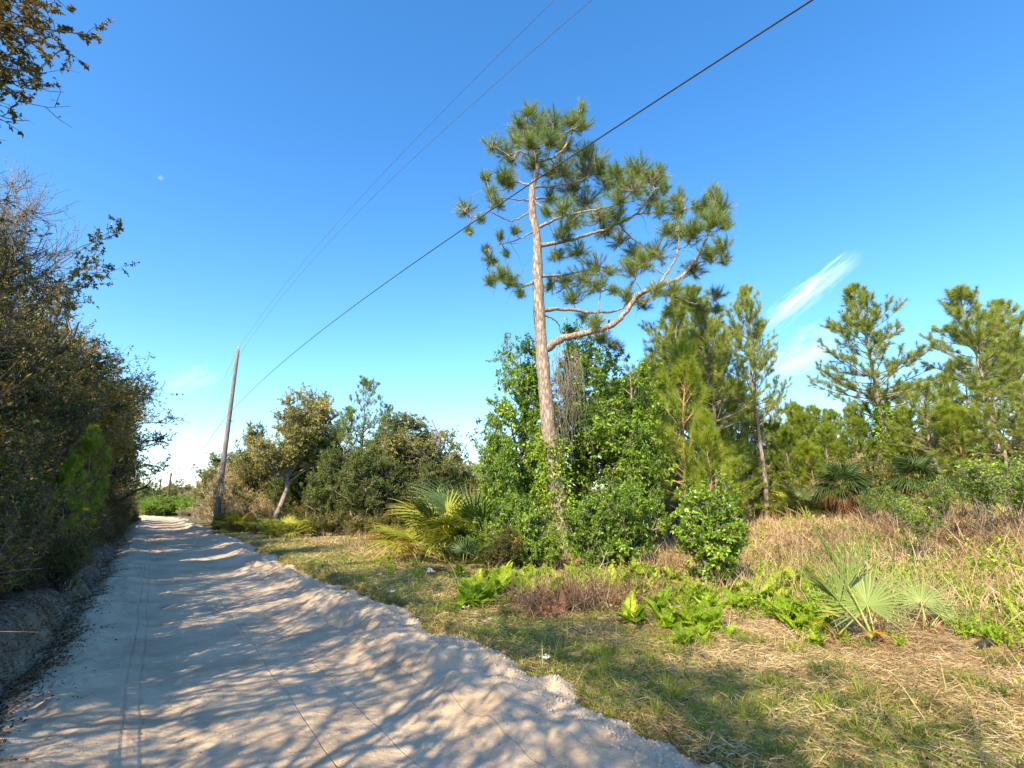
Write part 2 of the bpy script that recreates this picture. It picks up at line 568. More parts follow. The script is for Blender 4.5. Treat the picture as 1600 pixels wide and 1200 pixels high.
def sand_mat(road):
    m, t = mat_new('road_sand' if road else 'ground_soil')
    nd, lk = t.nodes, t.links
    o = nd.new('ShaderNodeOutputMaterial')
    tc = nd.new('ShaderNodeTexCoord')

    def nz(scale, det=5, rough=.6, vec=None):
        n = nd.new('ShaderNodeTexNoise'); n.inputs['Scale'].default_value = scale
        n.inputs['Detail'].default_value = det; n.inputs['Roughness'].default_value = rough
        lk.new(vec or tc.outputs['Object'], n.inputs['Vector'])
        return n.outputs['Fac']

    def mth(op, a, b=None, c=None, clamp=False):
        n = nd.new('ShaderNodeMath'); n.operation = op; n.use_clamp = clamp
        for i, v in enumerate((a, b, c)):
            if v is None: continue
            if isinstance(v, (int, float)): n.inputs[i].default_value = v
            else: lk.new(v, n.inputs[i])
        return n.outputs[0]

    def mix(f, a, b):
        n = nd.new('ShaderNodeMix'); n.data_type = 'RGBA'
        if isinstance(f, (int, float)): n.inputs['Factor'].default_value = f
        else: lk.new(f, n.inputs['Factor'])
        for s_, v in ((6, a), (7, b)):
            if isinstance(v, tuple): n.inputs[s_].default_value = (*v, 1)
            else: lk.new(v, n.inputs[s_])
        return n.outputs[2]

    def attr(nm):
        n = nd.new('ShaderNodeAttribute'); n.attribute_name = nm
        return n.outputs['Fac']

    sand = ramp(t, nz(1.3, 6), [(.40, .29, .19), (.55, .42, .285), (.63, .50, .355)], [.3, .55, .8])
    sand = mix(mth('MULTIPLY', mth('SUBTRACT', nz(160, 2), .60, clamp=True), 2.2, clamp=True), sand, (.20, .15, .11))
    sand = mix(mth('MULTIPLY', mth('SUBTRACT', nz(28, 3), .66, clamp=True), 9, clamp=True), sand, (.26, .20, .15))
    p = nd.new('ShaderNodeBsdfPrincipled')
    p.inputs['Roughness'].default_value = .95
    p.inputs['Specular IOR Level'].default_value = .1
    b1 = nd.new('ShaderNodeBump'); b1.inputs['Strength'].default_value = .8; b1.inputs['Distance'].default_value = .035
    b2 = nd.new('ShaderNodeBump'); b2.inputs['Strength'].default_value = .35; b2.inputs['Distance'].default_value = .006
    lk.new(nz(9, 4), b1.inputs['Height'])
    lk.new(nz(70, 4), b2.inputs['Height'])
    lk.new(b1.outputs[0], b2.inputs['Normal'])
    if road:
        A, T_ = attr('lat'), attr('lon')
        # narrow scored lines left by a dragged chain, and faint tyre treads
        tot = None
        for a0, w, amp, sd_ in ((1.18, .009, .018, 1.), (1.62, .006, .03, 4.), (.02, .022, .03, 9.), (.13, .022, .03, 9.), (2.2, .006, .02, 12.)):
            n = nd.new('ShaderNodeTexNoise'); n.noise_dimensions = '1D'
            n.inputs['Scale'].default_value = .45; n.inputs['Detail'].default_value = 2
            lk.new(mth('ADD', T_, sd_ * 10), n.inputs['W'])
            d = mth('ABSOLUTE', mth('SUBTRACT', mth('SUBTRACT', A, a0), mth('MULTIPLY', mth('SUBTRACT', n.outputs['Fac'], .5), amp * 4)))
            g = mth('SUBTRACT', 1.0, mth('DIVIDE', d, w), clamp=True)
            tot = g if tot is None else mth('ADD', tot, g, clamp=True)
        cb = nd.new('ShaderNodeCombineXYZ'); lk.new(A, cb.inputs[0]); lk.new(T_, cb.inputs[1])
        wv = nd.new('ShaderNodeTexWave'); wv.wave_type = 'BANDS'; wv.bands_direction = 'DIAGONAL'
        wv.inputs['Scale'].default_value = 7; wv.inputs['Distortion'].default_value = 2.5
        lk.new(cb.outputs[0], wv.inputs['Vector'])
        tm = mth('MULTIPLY', mth('ADD', mth('LESS_THAN', mth('ABSOLUTE', mth('SUBTRACT', A, .30)), .13), mth('LESS_THAN', mth('ABSOLUTE', mth('SUBTRACT', A, 1.62)), .13)), mth('MULTIPLY_ADD', nz(1.1, 3), 5.0, -2.0, clamp=True))
        b3 = nd.new('ShaderNodeBump'); b3.inputs['Strength'].default_value = .6; b3.inputs['Distance'].default_value = .014
        lk.new(mth('ADD', mth('MULTIPLY', mth('MULTIPLY', wv.outputs['Fac'], tm), .6), mth('MULTIPLY', tot, -1.0)), b3.inputs['Height'])
        lk.new(b2.outputs[0], b3.inputs['Normal'])
        sand = mix(mth('MULTIPLY', tot, .17), sand, (.22, .18, .15))
        lk.new(sand, p.inputs['Base Color'])
        lk.new(b3.outputs[0], p.inputs['Normal'])
    else:
        soil = ramp(t, nz(2.2, 6), [(.15, .10, .058), (.32, .23, .13), (.45, .335, .19)], [.3, .52, .75])
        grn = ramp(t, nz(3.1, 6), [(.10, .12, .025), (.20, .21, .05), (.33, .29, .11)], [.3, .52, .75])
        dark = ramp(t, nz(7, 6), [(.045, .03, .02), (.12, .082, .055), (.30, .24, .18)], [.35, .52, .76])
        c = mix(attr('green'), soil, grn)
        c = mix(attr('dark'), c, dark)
        c = mix(mth('MULTIPLY', attr('sand'), mth('MULTIPLY_ADD', nz(6, 6), 3.0, -.7, clamp=True)), c, mix(.12, sand, (.30, .22, .15)))
        lk.new(c, p.inputs['Base Color'])
        lk.new(b2.outputs[0], p.inputs['Normal'])
    lk.new(p.outputs[0], o.inputs['Surface'])
    return m


# ------------------------------------------------------------------ the setting: ground and road
def grid_mesh(name, A, T_, Z, mat, extra):
    nt_, na = A.shape
    X, Y = to_xy(A, T_)
    V = np.stack([X, Y, Z], -1).reshape(-1, 3)
    i = np.arange(nt_ * na).reshape(nt_, na)
    F = np.stack([i[:-1, :-1], i[:-1, 1:], i[1:, 1:], i[1:, :-1]], -1).reshape(-1, 4)
    mb = MB(); mb.add(V, F)
    return mb.mesh(name, mat, smooth=True, extra=extra)


ua = np.linspace(-1, 1, 680); ut = np.linspace(-1, 1, 760)
aa = 1.6 * np.sinh(6.2 * ua) + 2.0 * (1 - ua ** 2)
tt = 3.0 * np.sinh(5.6 * ut) + 5.0 * (1 - ut ** 2)
A_, T_g = np.meshgrid(aa, tt)
# beyond 70 m the frame must not bend so hard that the sheet folds over
def bend(t):
    return 0.010 * np.clip(t - 72.0, 0, 45) ** 2 + np.maximum(0, t - 117) * 0.9
Xg, Yg = to_xy(A_, T_g)
Zg = terr(Xg, Yg)
er_g, el_g = edge_r(T_g), edge_l(T_g)
SANDPATH = lambda x, y: np.exp(-(((x + 13.3 + .30 * (y - 27)) / 5.2) ** 2 + ((y - 27.0 + 0.12 * (x + 13)) / 1.3) ** 2))
sand_a = sstep(er_g + .30, er_g + .08, A_) * sstep(.3, 1.5, A_) + sstep(-1.7, -.9, A_) * sstep(0.6, -.4, A_) * .22
sand_a = np.clip(sand_a + SANDPATH(Xg, Yg) * 1.2, 0, 1)
green_a = sstep(7.5, 4.5, A_ + 2.5 * fbm(A_ * .4, T_g * .3, 3)) * sstep(2.2, 3.0, A_) * .85
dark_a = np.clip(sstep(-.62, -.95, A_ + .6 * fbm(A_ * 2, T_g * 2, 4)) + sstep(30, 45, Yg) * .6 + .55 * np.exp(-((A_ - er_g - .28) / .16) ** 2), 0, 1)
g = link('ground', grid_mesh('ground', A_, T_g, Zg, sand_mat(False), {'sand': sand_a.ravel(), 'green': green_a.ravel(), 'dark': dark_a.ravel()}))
tag(g, kind='structure')

ts = [-7.0]
while ts[-1] < 135:
    ts.append(ts[-1] + max(.028, .0042 * abs(ts[-1])))
ts = np.array(ts)
ra = np.linspace(-1.6, 3.9, 185)
A_, T_r = np.meshgrid(ra, ts)
Zr = road_z(A_, T_r)
Zr = Zr - .25 * sstep(edge_r(T_r) + .15, edge_r(T_r) + .6, A_) - .12 * sstep(-edge_l(T_r) - .12, -edge_l(T_r) + .3, -A_)
r_o = link('road', grid_mesh('road', A_, T_r, Zr, sand_mat(True), {'lat': A_.ravel(), 'lon': T_r.ravel()}))
tag(r_o, kind='structure')


# ------------------------------------------------------------------ trees
def crown_points(r, n, R, z0, z1, surf=.45, shape=1.0):
    d = nrm(r.normal(size=(n, 3)))
    rad = r.random((n, 1)) ** surf
    p = d * rad
    z = (p[:, 2] + 1) / 2
    k = shape + (1 - shape) * (1 - z)
    return np.stack([p[:, 0] * R * k, p[:, 1] * R * k, z0 + z * (z1 - z0)], 1)


def broadleaf(key, seed, H, R, z0, tr, nclump=40, ntwig=22, nleaf=14, lL=.06, lW=.03, clumpR=.55, leaf='oak', bark='bark_oak',
              lean=(0, 0), stems=0, droop=.25, shape=.85, twigr=.006, tone0=.45, tvar=.17, wobt=.10, steep=1.0, ulo=.55, sides=6, centres=None, up=.12, bare=0.0, surf=.45):
    """returns (wood mesh, leaf mesh); all vectorised over clumps, twigs and leaves"""
    r = np.random.default_rng(seed)
    C = crown_points(r, nclump, R, z0, H - clumpR * .4, surf, shape) if centres is None else np.asarray(centres, float)
    nclump = len(C)
    C = C + np.array([lean[0], lean[1], 0]) * (C[:, 2:3] / H) * H
    wood, fol = MB(), MB()
    if stems:
        S0 = np.zeros((nclump, 3)); k = r.integers(0, stems, nclump)
        ang = k * 2.4 + seed
        S0[:, 0] = np.cos(ang) * .10 * R; S0[:, 1] = np.sin(ang) * .10 * R; S0[:, 2] = -.1
        r0 = np.full(nclump, tr)
    else:
        K = 9
        top = H * .86
        tp = np.zeros((1, K, 3)); tp[0, :, 2] = np.linspace(-.3, top, K)
        w = np.cumsum(r.normal(size=(K, 2)) * wobt, 0); w -= w[0]
        tp[0, :, :2] = w + np.outer(tp[0, :, 2], lean)
        rr = tr * (1 - .85 * np.linspace(0, 1, K) ** .9)
        rr[0] *= 1.35
        tubes(wood, tp, rr[None], sides + 3)
        zs = np.clip(C[:, 2] - steep * r.uniform(.25, .8, nclump) * (np.hypot(C[:, 0], C[:, 1]) + .5), z0 * .55 + .1, top * .95)
        S0, _ = sample(np.repeat(tp, nclump, 0), (zs + .3) / (top + .3))
        r0 = np.interp(zs, tp[0, :, 2], rr) * .55
    mid = (S0 + C) / 2 + r.normal(size=C.shape) * .12 * R + np.array([0, 0, .12 * R])
    lp = bez(S0, mid, C, 6, r, .035 * R)
    lr = r0[:, None] * np.linspace(1, .22, 6)[None] + .004
    tubes(wood, lp, lr, max(4, sides - 1))
    # twigs
    n = nclump * ntwig
    li = np.repeat(np.arange(nclump), ntwig)
    u = r.uniform(ulo, 1.0, n)
    P, T = sample(lp[li], u)
    d = nrm(r.normal(size=(n, 3)) + T * .5 + np.array([0, 0, up * 2]))
    csz = clumpR * r.uniform(.65, 1.35, nclump)
    ln = csz[li] * r.uniform(.35, 1.15, n)
    tw = walk(P, d, ln, 5, r, .28, up)
    tubes(wood, tw, twigr * np.linspace(1.2, .35, 5)[None] * np.ones((n, 1)), 3)
    # side twiglets
    n2 = n * 2
    ti = np.repeat(np.arange(n), 2)
    P2, T2 = sample(tw[ti], r.uniform(.25, .9, n2))
    tw2 = walk(P2, nrm(T2 + r.normal(size=(n2, 3)) * .8), ln[ti] * r.uniform(.3, .6, n2), 3, r, .3, up)
    tubes(wood, tw2, twigr * np.linspace(.7, .3, 3)[None] * np.ones((n2, 1)), 3)
    # leaves
    ctone = tone0 + r.normal(size=nclump) * tvar
    keep = np.where(r.random(nclump) < bare, .12, 1.0)
    m = n2 * nleaf // 2
    q = r.integers(0, n2, m)
    q = q[r.random(m) < keep[li[ti[q]]]]
    m = len(q)
    P3, T3 = sample(tw2[q], r.random(m))
    D3 = nrm(T3 * .6 + r.normal(size=(m, 3)) * .75)
    tn = ctone[li[ti[q]]] + r.normal(size=m) * .13
    tn = np.where(r.random(m) < .015, 1.0, tn)
    leaves(fol, P3, D3, lL * r.uniform(.65, 1.3, m), lW * r.uniform(.7, 1.2, m), np.clip(tn, 0, 1), r, droop)
    return wood.mesh(key + '_wood', M[bark]), fol.mesh(key + '_leaves', M[leaf])


def pine_tree(key, seed, H, R, z0, tr, nb=60, nt_=9, nn=40, nL=.17, nW=.007, leaf='pine', bark='bark_pine', lean=(0, 0), taper=.75, upt=.35,
              tone0=.5, tvar=.16, dead=0.2, spread=.62, dense_top=True, wob=.06):
    r = np.random.default_rng(seed)
    wood, fol = MB(), MB()
    K = 12
    tp = np.zeros((1, K, 3)); tp[0, :, 2] = np.linspace(-.3, H - nL, K)
    w = np.cumsum(r.normal(size=(K, 2)) * wob, 0); w -= w[0]
    tp[0, :, :2] = w + np.outer(tp[0, :, 2], lean)
    rr = tr * (1 - .92 * np.linspace(0, 1, K) ** 1.1)
    rr[0] *= 1.3
    tubes(wood, tp, rr[None], 9)
    zf = np.sort(r.random(nb)) ** (.8)
    zf = zf + .02 * r.normal(size=nb)
    zf = np.clip(zf, 0, .985)
    z = z0 + zf * (H - nL - z0)
    S0, _ = sample(np.repeat(tp, nb, 0), (z + .3) / (H - nL + .3))
    az = np.arange(nb) * 2.39996 + r.normal(size=nb) * .5
    ln = R * (1 - zf) ** taper * r.uniform(.55, 1.15, nb) * np.where(zf < .15, .8, 1) + .25
    el = .15 + .9 * zf ** 1.5 + r.normal(size=nb) * .15
    D = np.stack([np.cos(az) * np.cos(el), np.sin(az) * np.cos(el), np.sin(el)], 1)
    bp = walk(S0, D, ln, 7, r, .10, upt * .28)
    r0 = np.clip(np.interp(z, tp[0, :, 2], rr) * .42, .008, .05)
    tubes(wood, bp, r0[:, None] * np.linspace(1, .25, 7)[None] + .003, 4)
    nl = np.maximum(2, (nt_ * ln / R + 1).astype(int))
    bi = np.repeat(np.arange(nb), nl)
    n = len(bi)
    u = r.random(n) ** .7
    u = .25 + .75 * u
    P, T = sample(bp[bi], u)
    d = nrm(T + r.normal(size=(n, 3)) * .6 + np.array([0, 0, upt]))
    tl = r.uniform(.12, .5, n) * np.clip(ln[bi], .4, 1.6) * .6
    tw = walk(P, d, tl, 4, r, .12, upt * .5)
    tubes(wood, tw, .006 * np.linspace(1.2, .5, 4)[None] * np.ones((n, 1)), 3)
    E = np.concatenate([tw[:, -1], bp[:, -1], tp[:, -1]])
    Dd = np.concatenate([nrm(tw[:, -1] - tw[:, -2]), nrm(bp[:, -1] - bp[:, -2]), np.array([[0, 0, 1.]])])
    # a second brush part-way along the twig
    mid, mt_ = sample(tw, np.full(n, .55))
    sel = r.random(n) < .5
    E = np.concatenate([E, mid[sel]]); Dd = np.concatenate([Dd, mt_[sel]])
    tone = tone0 + r.normal(size=len(E)) * tvar
    needles(fol, E, Dd, nn, nL, nW, tone, r, spread, nL * .7)
    # dead stubs low on the trunk
    nd_ = int(8 + 10 * dead)
    zz = r.uniform(z0 * .35, z0, nd_)
    Sd, _ = sample(np.repeat(tp, nd_, 0), (zz + .3) / (H - nL + .3))
    a2 = r.random(nd_) * 6.28
    dd = np.stack([np.cos(a2), np.sin(a2), r.normal(size=nd_) * .3], 1)
    tubes(wood, walk(Sd, dd, r.uniform(.2, .9, nd_) * R * .5, 5, r, .15, 0), np.linspace(.012, .004, 5)[None] * np.ones((nd_, 1)), 3)
    return wood.mesh(key + '_wood', M[bark]), fol.mesh(key + '_needles', M[leaf])


def plant(name, variant, loc, rz, sc, label, cat, group=None, foliage='crown', trunk='trunk'):
    o = empty(name, loc, rz, sc)
    tag(o, label, cat, group)
    link(trunk, variant[0], o)
    link(foliage, variant[1], o)
    return o


# ---------- the tall pine, limb by limb
PY = 15.0


def cp(cx, cy, dY=0.0):
    """point from coordinates measured on the enlarged crown"""
    return at(680 + cx / 2.79, 130 + cy / 2.79, PY + dY)


base_pt = spot(884, 880, PY)
main = empty('tall_pine', base_pt)
tag(main, 'tall old pine with bare straight trunk and a lopsided open crown reaching right', 'pine tree')
rp = np.random.default_rng(101)


def local(P):
    return np.asarray(P) - base_pt


def smooth_path(P, K):
    P = np.asarray(P, float)
    d = np.r_[0, np.cumsum(np.linalg.norm(np.diff(P, axis=0), axis=1))]
    # Catmull-Rom through the points
    Pe = np.vstack([2 * P[0] - P[1], P, 2 * P[-1] - P[-2]])
    s = np.linspace(0, d[-1], K)
    outp = []
    for q in s:
        i = min(np.searchsorted(d, q, side='right') - 1, len(P) - 2)
        u = (q - d[i]) / max(d[i + 1] - d[i], 1e-9)
        p0, p1, p2, p3 = Pe[i], Pe[i + 1], Pe[i + 2], Pe[i + 3]
        outp.append(.5 * ((2 * p1) + (-p0 + p2) * u + (2 * p0 - 5 * p1 + 4 * p2 - p3) * u ** 2 + (-p0 + 3 * p1 - 3 * p2 + p3) * u ** 3))
    return np.array(outp)


tr_pts = [base_pt + np.array([0, 0, -.3])] + [at(px, py, PY) for px, py in ((882, 860), (876, 820), (866, 740), (858, 680), (852, 610), (845, 530))] + \
    [cp(447, 850), cp(446, 740), cp(441, 650), cp(426, 590), cp(421, 520), cp(424, 450), cp(442, 400), cp(447, 350), cp(434, 315), cp(418, 275), cp(409, 225), cp(401, 170), cp(403, 120)]
TP = smooth_path(tr_pts, 70)
dz = (TP[:, 2] - TP[0, 2]) / (TP[-1, 2] - TP[0, 2])
TR = np.interp(dz, [0, .03, .12, .5, .68, .78, .86, .93, 1], [.38, .30, .25, .195, .145, .115, .08, .045, .018])
mbt = MB()
TR = TR * .93 * (1 + .05 * np.sin(np.arange(70) * 1.7) + .03 * rp.normal(size=70))
tubes(mbt, local(TP), TR, 16)
link('trunk', mbt.mesh('tall_pine_trunk', M['bark_pine'], smooth=True), main)
LIMBS = [
    ([(484, 1160), (560, 1112), (700, 1078), (790, 1040), (850, 970), (885, 922), (960, 890), (1060, 850), (1120, 790), (1160, 720), (1188, 665), (1200, 600)], .125, .03, -1.2),
    ([(885, 922), (975, 875), (1015, 820), (1045, 770), (1060, 700), (1062, 620)], .06, .015, -1.0, -.9),
    ([(468, 992), (560, 985), (680, 1000), (790, 992), (850, 950), (930, 940)], .07, .02, .7),
    ([(465, 842), (560, 835), (640, 820), (720, 800)], .05, .015, .9),
    ([(463, 706), (560, 690), (700, 650), (800, 612), (880, 570), (915, 515), (960, 460)], .075, .018, -.5),
    ([(456, 628), (560, 580), (680, 552), (790, 532), (830, 505), (870, 450)], .055, .012, -1.1),
    ([(430, 505), (500, 500), (600, 530), (700, 560)], .045, .012, 1.2),
    ([(430, 455), (520, 446), (610, 430), (700, 390)], .045, .012, .6),
    ([(448, 342), (530, 315), (585, 250), (605, 190), (632, 120)], .055, .012, .3),
    ([(445, 330), (400, 310), (365, 295), (340, 325), (300, 300), (250, 275)], .04, .01, -.3),
    ([(415, 447), (355, 430), (300, 465), (235, 465)], .045, .012, .5),
    ([(415, 513), (340, 505), (280, 500)], .035, .01, -.8),
    ([(415, 562), (330, 600), (230, 560), (160, 578), (135, 560)], .03, .008, -.4),
    ([(436, 860), (385, 888), (330, 878), (250, 840)], .06, .012, -.7),
    ([(475, 1010), (530, 1040), (548, 1090)], .035, .015, .5),
    ([(421, 285), (460, 245), (500, 200), (520, 170)], .03, .01, .4),
    ([(425, 300), (470, 275), (540, 230)], .025, .01, -.5),
    ([(409, 230), (380, 200), (365, 175)], .02, .008, .3),
    ([(434, 640), (370, 680), (290, 700), (225, 725)], .028, .008, .9),
    ([(700, 1078), (705, 1030), (720, 900), (700, 870)], .03, .01, -.5, -.3),
    ([(960, 890), (1040, 930), (1130, 960), (1215, 960)], .035, .008, 0, -.8),
    ([(800, 612), (860, 680), (960, 740), (1000, 760)], .03, .008, .3, -.4),
    ([(880, 570), (980, 560), (1060, 560), (1100, 500)], .035, .008, -.2, -.45),
    ([(1120, 790), (1200, 770), (1255, 740)], .03, .008, -1.6, -1.1),
    ([(560, 1112), (640, 1090), (720, 1120), (780, 1140)], .03, .008, .6, -.1),
    ([(424, 500), (470, 540), (540, 545)], .03, .01, -.9),
]
limb_paths = []
for it in LIMBS:
    pts, ra0, ra1, dY = it[:4]
    d0 = it[4] if len(it) > 4 else 0.0
    m_ = len(pts)
    P = [cp(x, y, d0 + (dY - d0) * (i / (m_ - 1)) ** .8) for i, (x, y) in enumerate(pts)]
    P = smooth_path(P, 5 * m_)
    P[1:-1] += rp.normal(size=P[1:-1].shape) * .012
    limb_paths.append(P)
    mb = MB()
    K = len(P)
    tubes(mb, local(P), (ra0 + (ra1 - ra0) * np.linspace(0, 1, K) ** .8) * (1 + .06 * rp.normal(size=K)), 9)
    link('limb', mb.mesh('tall_pine_limb', M['bark_pine'], smooth=True), main)
CL = [(405, 118, 34), (370, 180, 45), (440, 190, 60), (515, 190, 60), (590, 170, 50), (635, 118, 33), (645, 185, 38), (350, 250, 40), (250, 272, 42), (310, 300, 35), (410, 255, 60), (500, 260, 60), (560, 285, 60), (430, 355, 50), (330, 335, 28),
      (222, 410, 34), (290, 400, 45), (330, 430, 40), (270, 522, 42), (240, 470, 25), (132, 552, 42), (150, 640, 14), (200, 590, 18), (655, 300, 42), (700, 345, 58), (650, 385, 66), (560, 385, 60), (730, 375, 38), (590, 460, 60), (500, 400, 45),
      (790, 390, 42), (870, 385, 60), (940, 415, 58), (985, 405, 35), (860, 460, 70), (760, 440, 60), (800, 505, 50), (650, 520, 70), (560, 540, 50), (500, 500, 40), (480, 560, 28), (720, 580, 60), (600, 600, 60), (560, 650, 50), (790, 580, 50), (940, 510, 55),
      (1055, 500, 38), (980, 550, 45), (1060, 560, 55), (1222, 490, 42), (1170, 545, 48), (1250, 540, 48), (1205, 600, 66), (1262, 620, 36), (1130, 640, 60), (1080, 660, 60), (1250, 715, 42), (1190, 750, 50), (1262, 770, 28), (1120, 815, 48),
      (960, 745, 68), (865, 740, 55), (900, 785, 60), (800, 680, 45), (740, 640, 45), (850, 810, 50), (620, 740, 48), (530, 750, 42), (700, 800, 60), (640, 850, 60), (560, 870, 55), (700, 885, 50), (600, 930, 50), (500, 880, 36), (760, 820, 35),
      (240, 770, 38), (285, 830, 48), (240, 862, 36), (330, 862, 48), (372, 915, 26), (840, 925, 48), (900, 960, 38), (780, 900, 28), (960, 905, 48), (1040, 905, 48), (1100, 935, 46), (1225, 920, 36), (1150, 980, 36), (1232, 980, 26), (1020, 1000, 30),
      (700, 1040, 40), (722, 1108, 46), (780, 1142, 36), (640, 1020, 26), (280, 660, 20), (222, 722, 18), (350, 640, 24), (312, 742, 16), (1010, 640, 40), (1000, 460, 30)]
allP = np.concatenate(limb_paths + [TP[52:]])
mbw, mbn = MB(), MB()
Es, Ds, Tn = [], [], []
for cx, cy, cr in CL:
    ctr0 = cp(cx, cy)
    # depth: that of the nearest limb in the picture, give or take
    ray = ctr0 - np.array([0, 0, EYE]); ray /= np.linalg.norm(ray)
    w = allP - np.array([0, 0, EYE])
    tt_ = w @ ray
    dist = np.linalg.norm(w - tt_[:, None] * ray, axis=1)
    j = np.argmin(dist)
    dY = np.clip(allP[j, 1] - PY + rp.normal() * .45, -2.2, 2.2)
    ctr = cp(cx, cy, dY)
    rad = cr / 2.79 / 800 * np.linalg.norm(ctr) * .92
    # bough from the nearest wood to the clump
    j = np.argmin(np.linalg.norm(allP - ctr, axis=1) + .35 * np.maximum(0, allP[:, 2] - ctr[2]))
    S0 = allP[j][None]
    c2 = (S0 + ctr[None]) / 2 + rp.normal(size=(1, 3)) * .1 + np.array([[0, 0, -.12]])
    bp = bez(S0, c2, ctr[None], 8, rp, .015)
    tubes(mbw, local(bp), np.linspace(.022, .011, 8)[None], 5)
    n = int(12 + (rad / .10) ** 1.8 * 3.0)
    d = nrm(rp.normal(size=(n, 3)) + np.array([0, 0, .45]))
    st, _ = sample(np.repeat(bp, n, 0), rp.uniform(.5, 1, n))
    E = ctr + d * rad * rp.uniform(.1, 1.0, (n, 1)) ** .8 * 1.38 * np.array([1, 1, .9])
    c3 = (st + E) / 2 + rp.normal(size=(n, 3)) * .05 - np.array([0, 0, .05])
    tw = bez(st, c3, E, 5, rp)
    tubes(mbw, local(tw), np.linspace(.011, .006, 5)[None] * np.ones((n, 1)), 3)
    Es.append(E); Ds.append(nrm(E - tw[:, -2]) + d * .4 + np.array([0, 0, .35]))
    Tn.append(.42 + rp.normal() * .10 + rp.normal(size=n) * .10)
E, Dd, Tn = np.concatenate(Es), np.concatenate(Ds), np.concatenate(Tn)
needles(mbn, local(E), Dd, 66, .21, .0052, Tn + .12 + .12 * rp.normal(size=len(E)), rp, .58, .26, .12)
# bare dead twigs on the shaded left side and hanging below the big limb
nb_ = 110
j = rp.integers(0, len(allP), nb_)
tw = walk(allP[j], nrm(rp.normal(size=(nb_, 3)) + np.array([0, 0, -.3])), rp.uniform(.3, 1.1, nb_), 6, rp, .25, -.05)
tubes(mbw, local(tw), np.linspace(.009, .003, 6)[None] * np.ones((nb_, 1)), 3)
link('bough', mbw.mesh('tall_pine_boughs', M['bark_pine']), main)
link('crown', mbn.mesh('tall_pine_needles', M['pine']), main)

# dead vine hanging from the limb beside the trunk
hv = MB()
n = 75
px = rp.uniform(862, 902, n)
top = np.array([at(a_, rp.uniform(535, 590) + (a_ - 862) * .15, PY - rp.uniform(-.1, .4)) for a_ in px])
low = np.array([at(a_ + rp.normal() * 9 + 2, rp.uniform(600, 735), PY - rp.uniform(-.1, .4)) for a_ in px])
vp = bez(top, (top + low) / 2 + rp.normal(size=(n, 3)) * .30, low, 10, rp, .045)
vb = at(880, 860, PY)
tubes(hv, vp - vb, np.linspace(.007, .003, 10)[None] * np.ones((n, 1)), 3, rp.uniform(.3, 1, n))
tw = walk(vp[rp.integers(0, n, 300), rp.integers(1, 9, 300)] - vb, rp.normal(size=(300, 3)), rp.uniform(.1, .35, 300), 4, rp, .4, -.05)
tubes(hv, tw, np.full((300, 4), .003), 3, rp.uniform(.3, 1, 300))
o = link('dead_vine', hv.mesh('dead_vine', M['grey_vine'])); o.location = vb
tag(o, 'tangle of leafless grey vine hanging beside the tall pine trunk', 'vine')

# leafy vine climbing the lower trunk
lv = MB()
n = 2600
hz = rp.uniform(0, 1, n) ** .8
ptr, _ = sample(np.repeat(TP[None], n, 0), .02 + hz * .22)
off = nrm(rp.normal(size=(n, 3)) * np.array([1, 1, .3]))
P = ptr + off * (.24 + rp.random((n, 1)) ** 2 * (.42 + .25 * np.sin(hz * 14)[:, None]))
leaves(lv, P - base_pt, off + rp.normal(size=(n, 3)) * .5, .10, .065, np.clip(.6 + rp.normal(size=n) * .2, 0, 1), rp, .5)
vine = empty('climbing_vine', base_pt + np.array([.0, -.35, 0]))
tag(vine, 'bright green leafy vine climbing the foot of the tall pine', 'vine')
o = link('leaves', lv.mesh('climbing_vine_leaves', M['bright']), vine); o.location = (0, .35, 0)
vs = MB()
n = 9
ph = np.linspace(0, 1, 14)
pts = np.stack([TP[(2 + ph * 16).astype(int)] - base_pt for _ in range(n)])
ang = rp.random((n, 1)) * 6.28 + ph[None] * rp.normal(size=(n, 1)) * 2
pts = pts + np.stack([np.cos(ang), np.sin(ang), ang * 0], -1) * .30
tubes(vs, pts, np.full((n, 14), .012), 4)
o = link('stem', vs.mesh('climbing_vine_stems', M['bark_oak']), vine); o.location = (0, .35, 0)

# ---------- library of tree and shrub variants
LIB = {}
for i in range(3):
    LIB['thicket', i] = broadleaf('thicket_oak%d' % i, 200 + i, 6.6, 2.1, .8, .11, 66, 22, 26, .066, .032, .66, 'oak', 'bark_dark', stems=0, tone0=.48, tvar=.2, surf=.6, wobt=.16, twigr=.005)
LIB['thicket', 3] = broadleaf('brown_oak', 209, 6.6, 2.1, .8, .08, 66, 22, 22, .066, .032, .66, 'oak_brown', 'bark_oak', tone0=.5, tvar=.24, surf=.6, wobt=.16, twigr=.005)
LIB['shade', 0] = broadleaf('shade_oak', 215, 6.6, 2.1, .8, .05, 56, 18, 9, .060, .030, .62, 'oak', 'bark_dark', tone0=.45, tvar=.2, surf=.6)
for i in range(2):
    LIB['bush', i] = broadleaf('thicket_bush%d' % i, 220 + i, 2.3, 1.25, .10, .018, 46, 16, 24, .055, .028, .42, 'oak', 'bark_dark', stems=5, tone0=.5, tvar=.22, twigr=.005, up=.2)
LIB['bush', 2] = broadleaf('brown_bush', 225, 2.3, 1.25, .10, .018, 46, 16, 18, .055, .028, .42, 'oak_brown', 'bark_oak', stems=5, tone0=.5, tvar=.22, twigr=.005, up=.2)
for i in range(3):
    LIB['oak', i] = broadleaf('scrub_oak%d' % i, 240 + i, 7.0, 2.4, 1.4, .14, 60, 18, 28, .10, .052, .66, 'oak_grey', 'bark_oak', tone0=.45, tvar=.2, twigr=.008, wobt=.2, surf=.55)
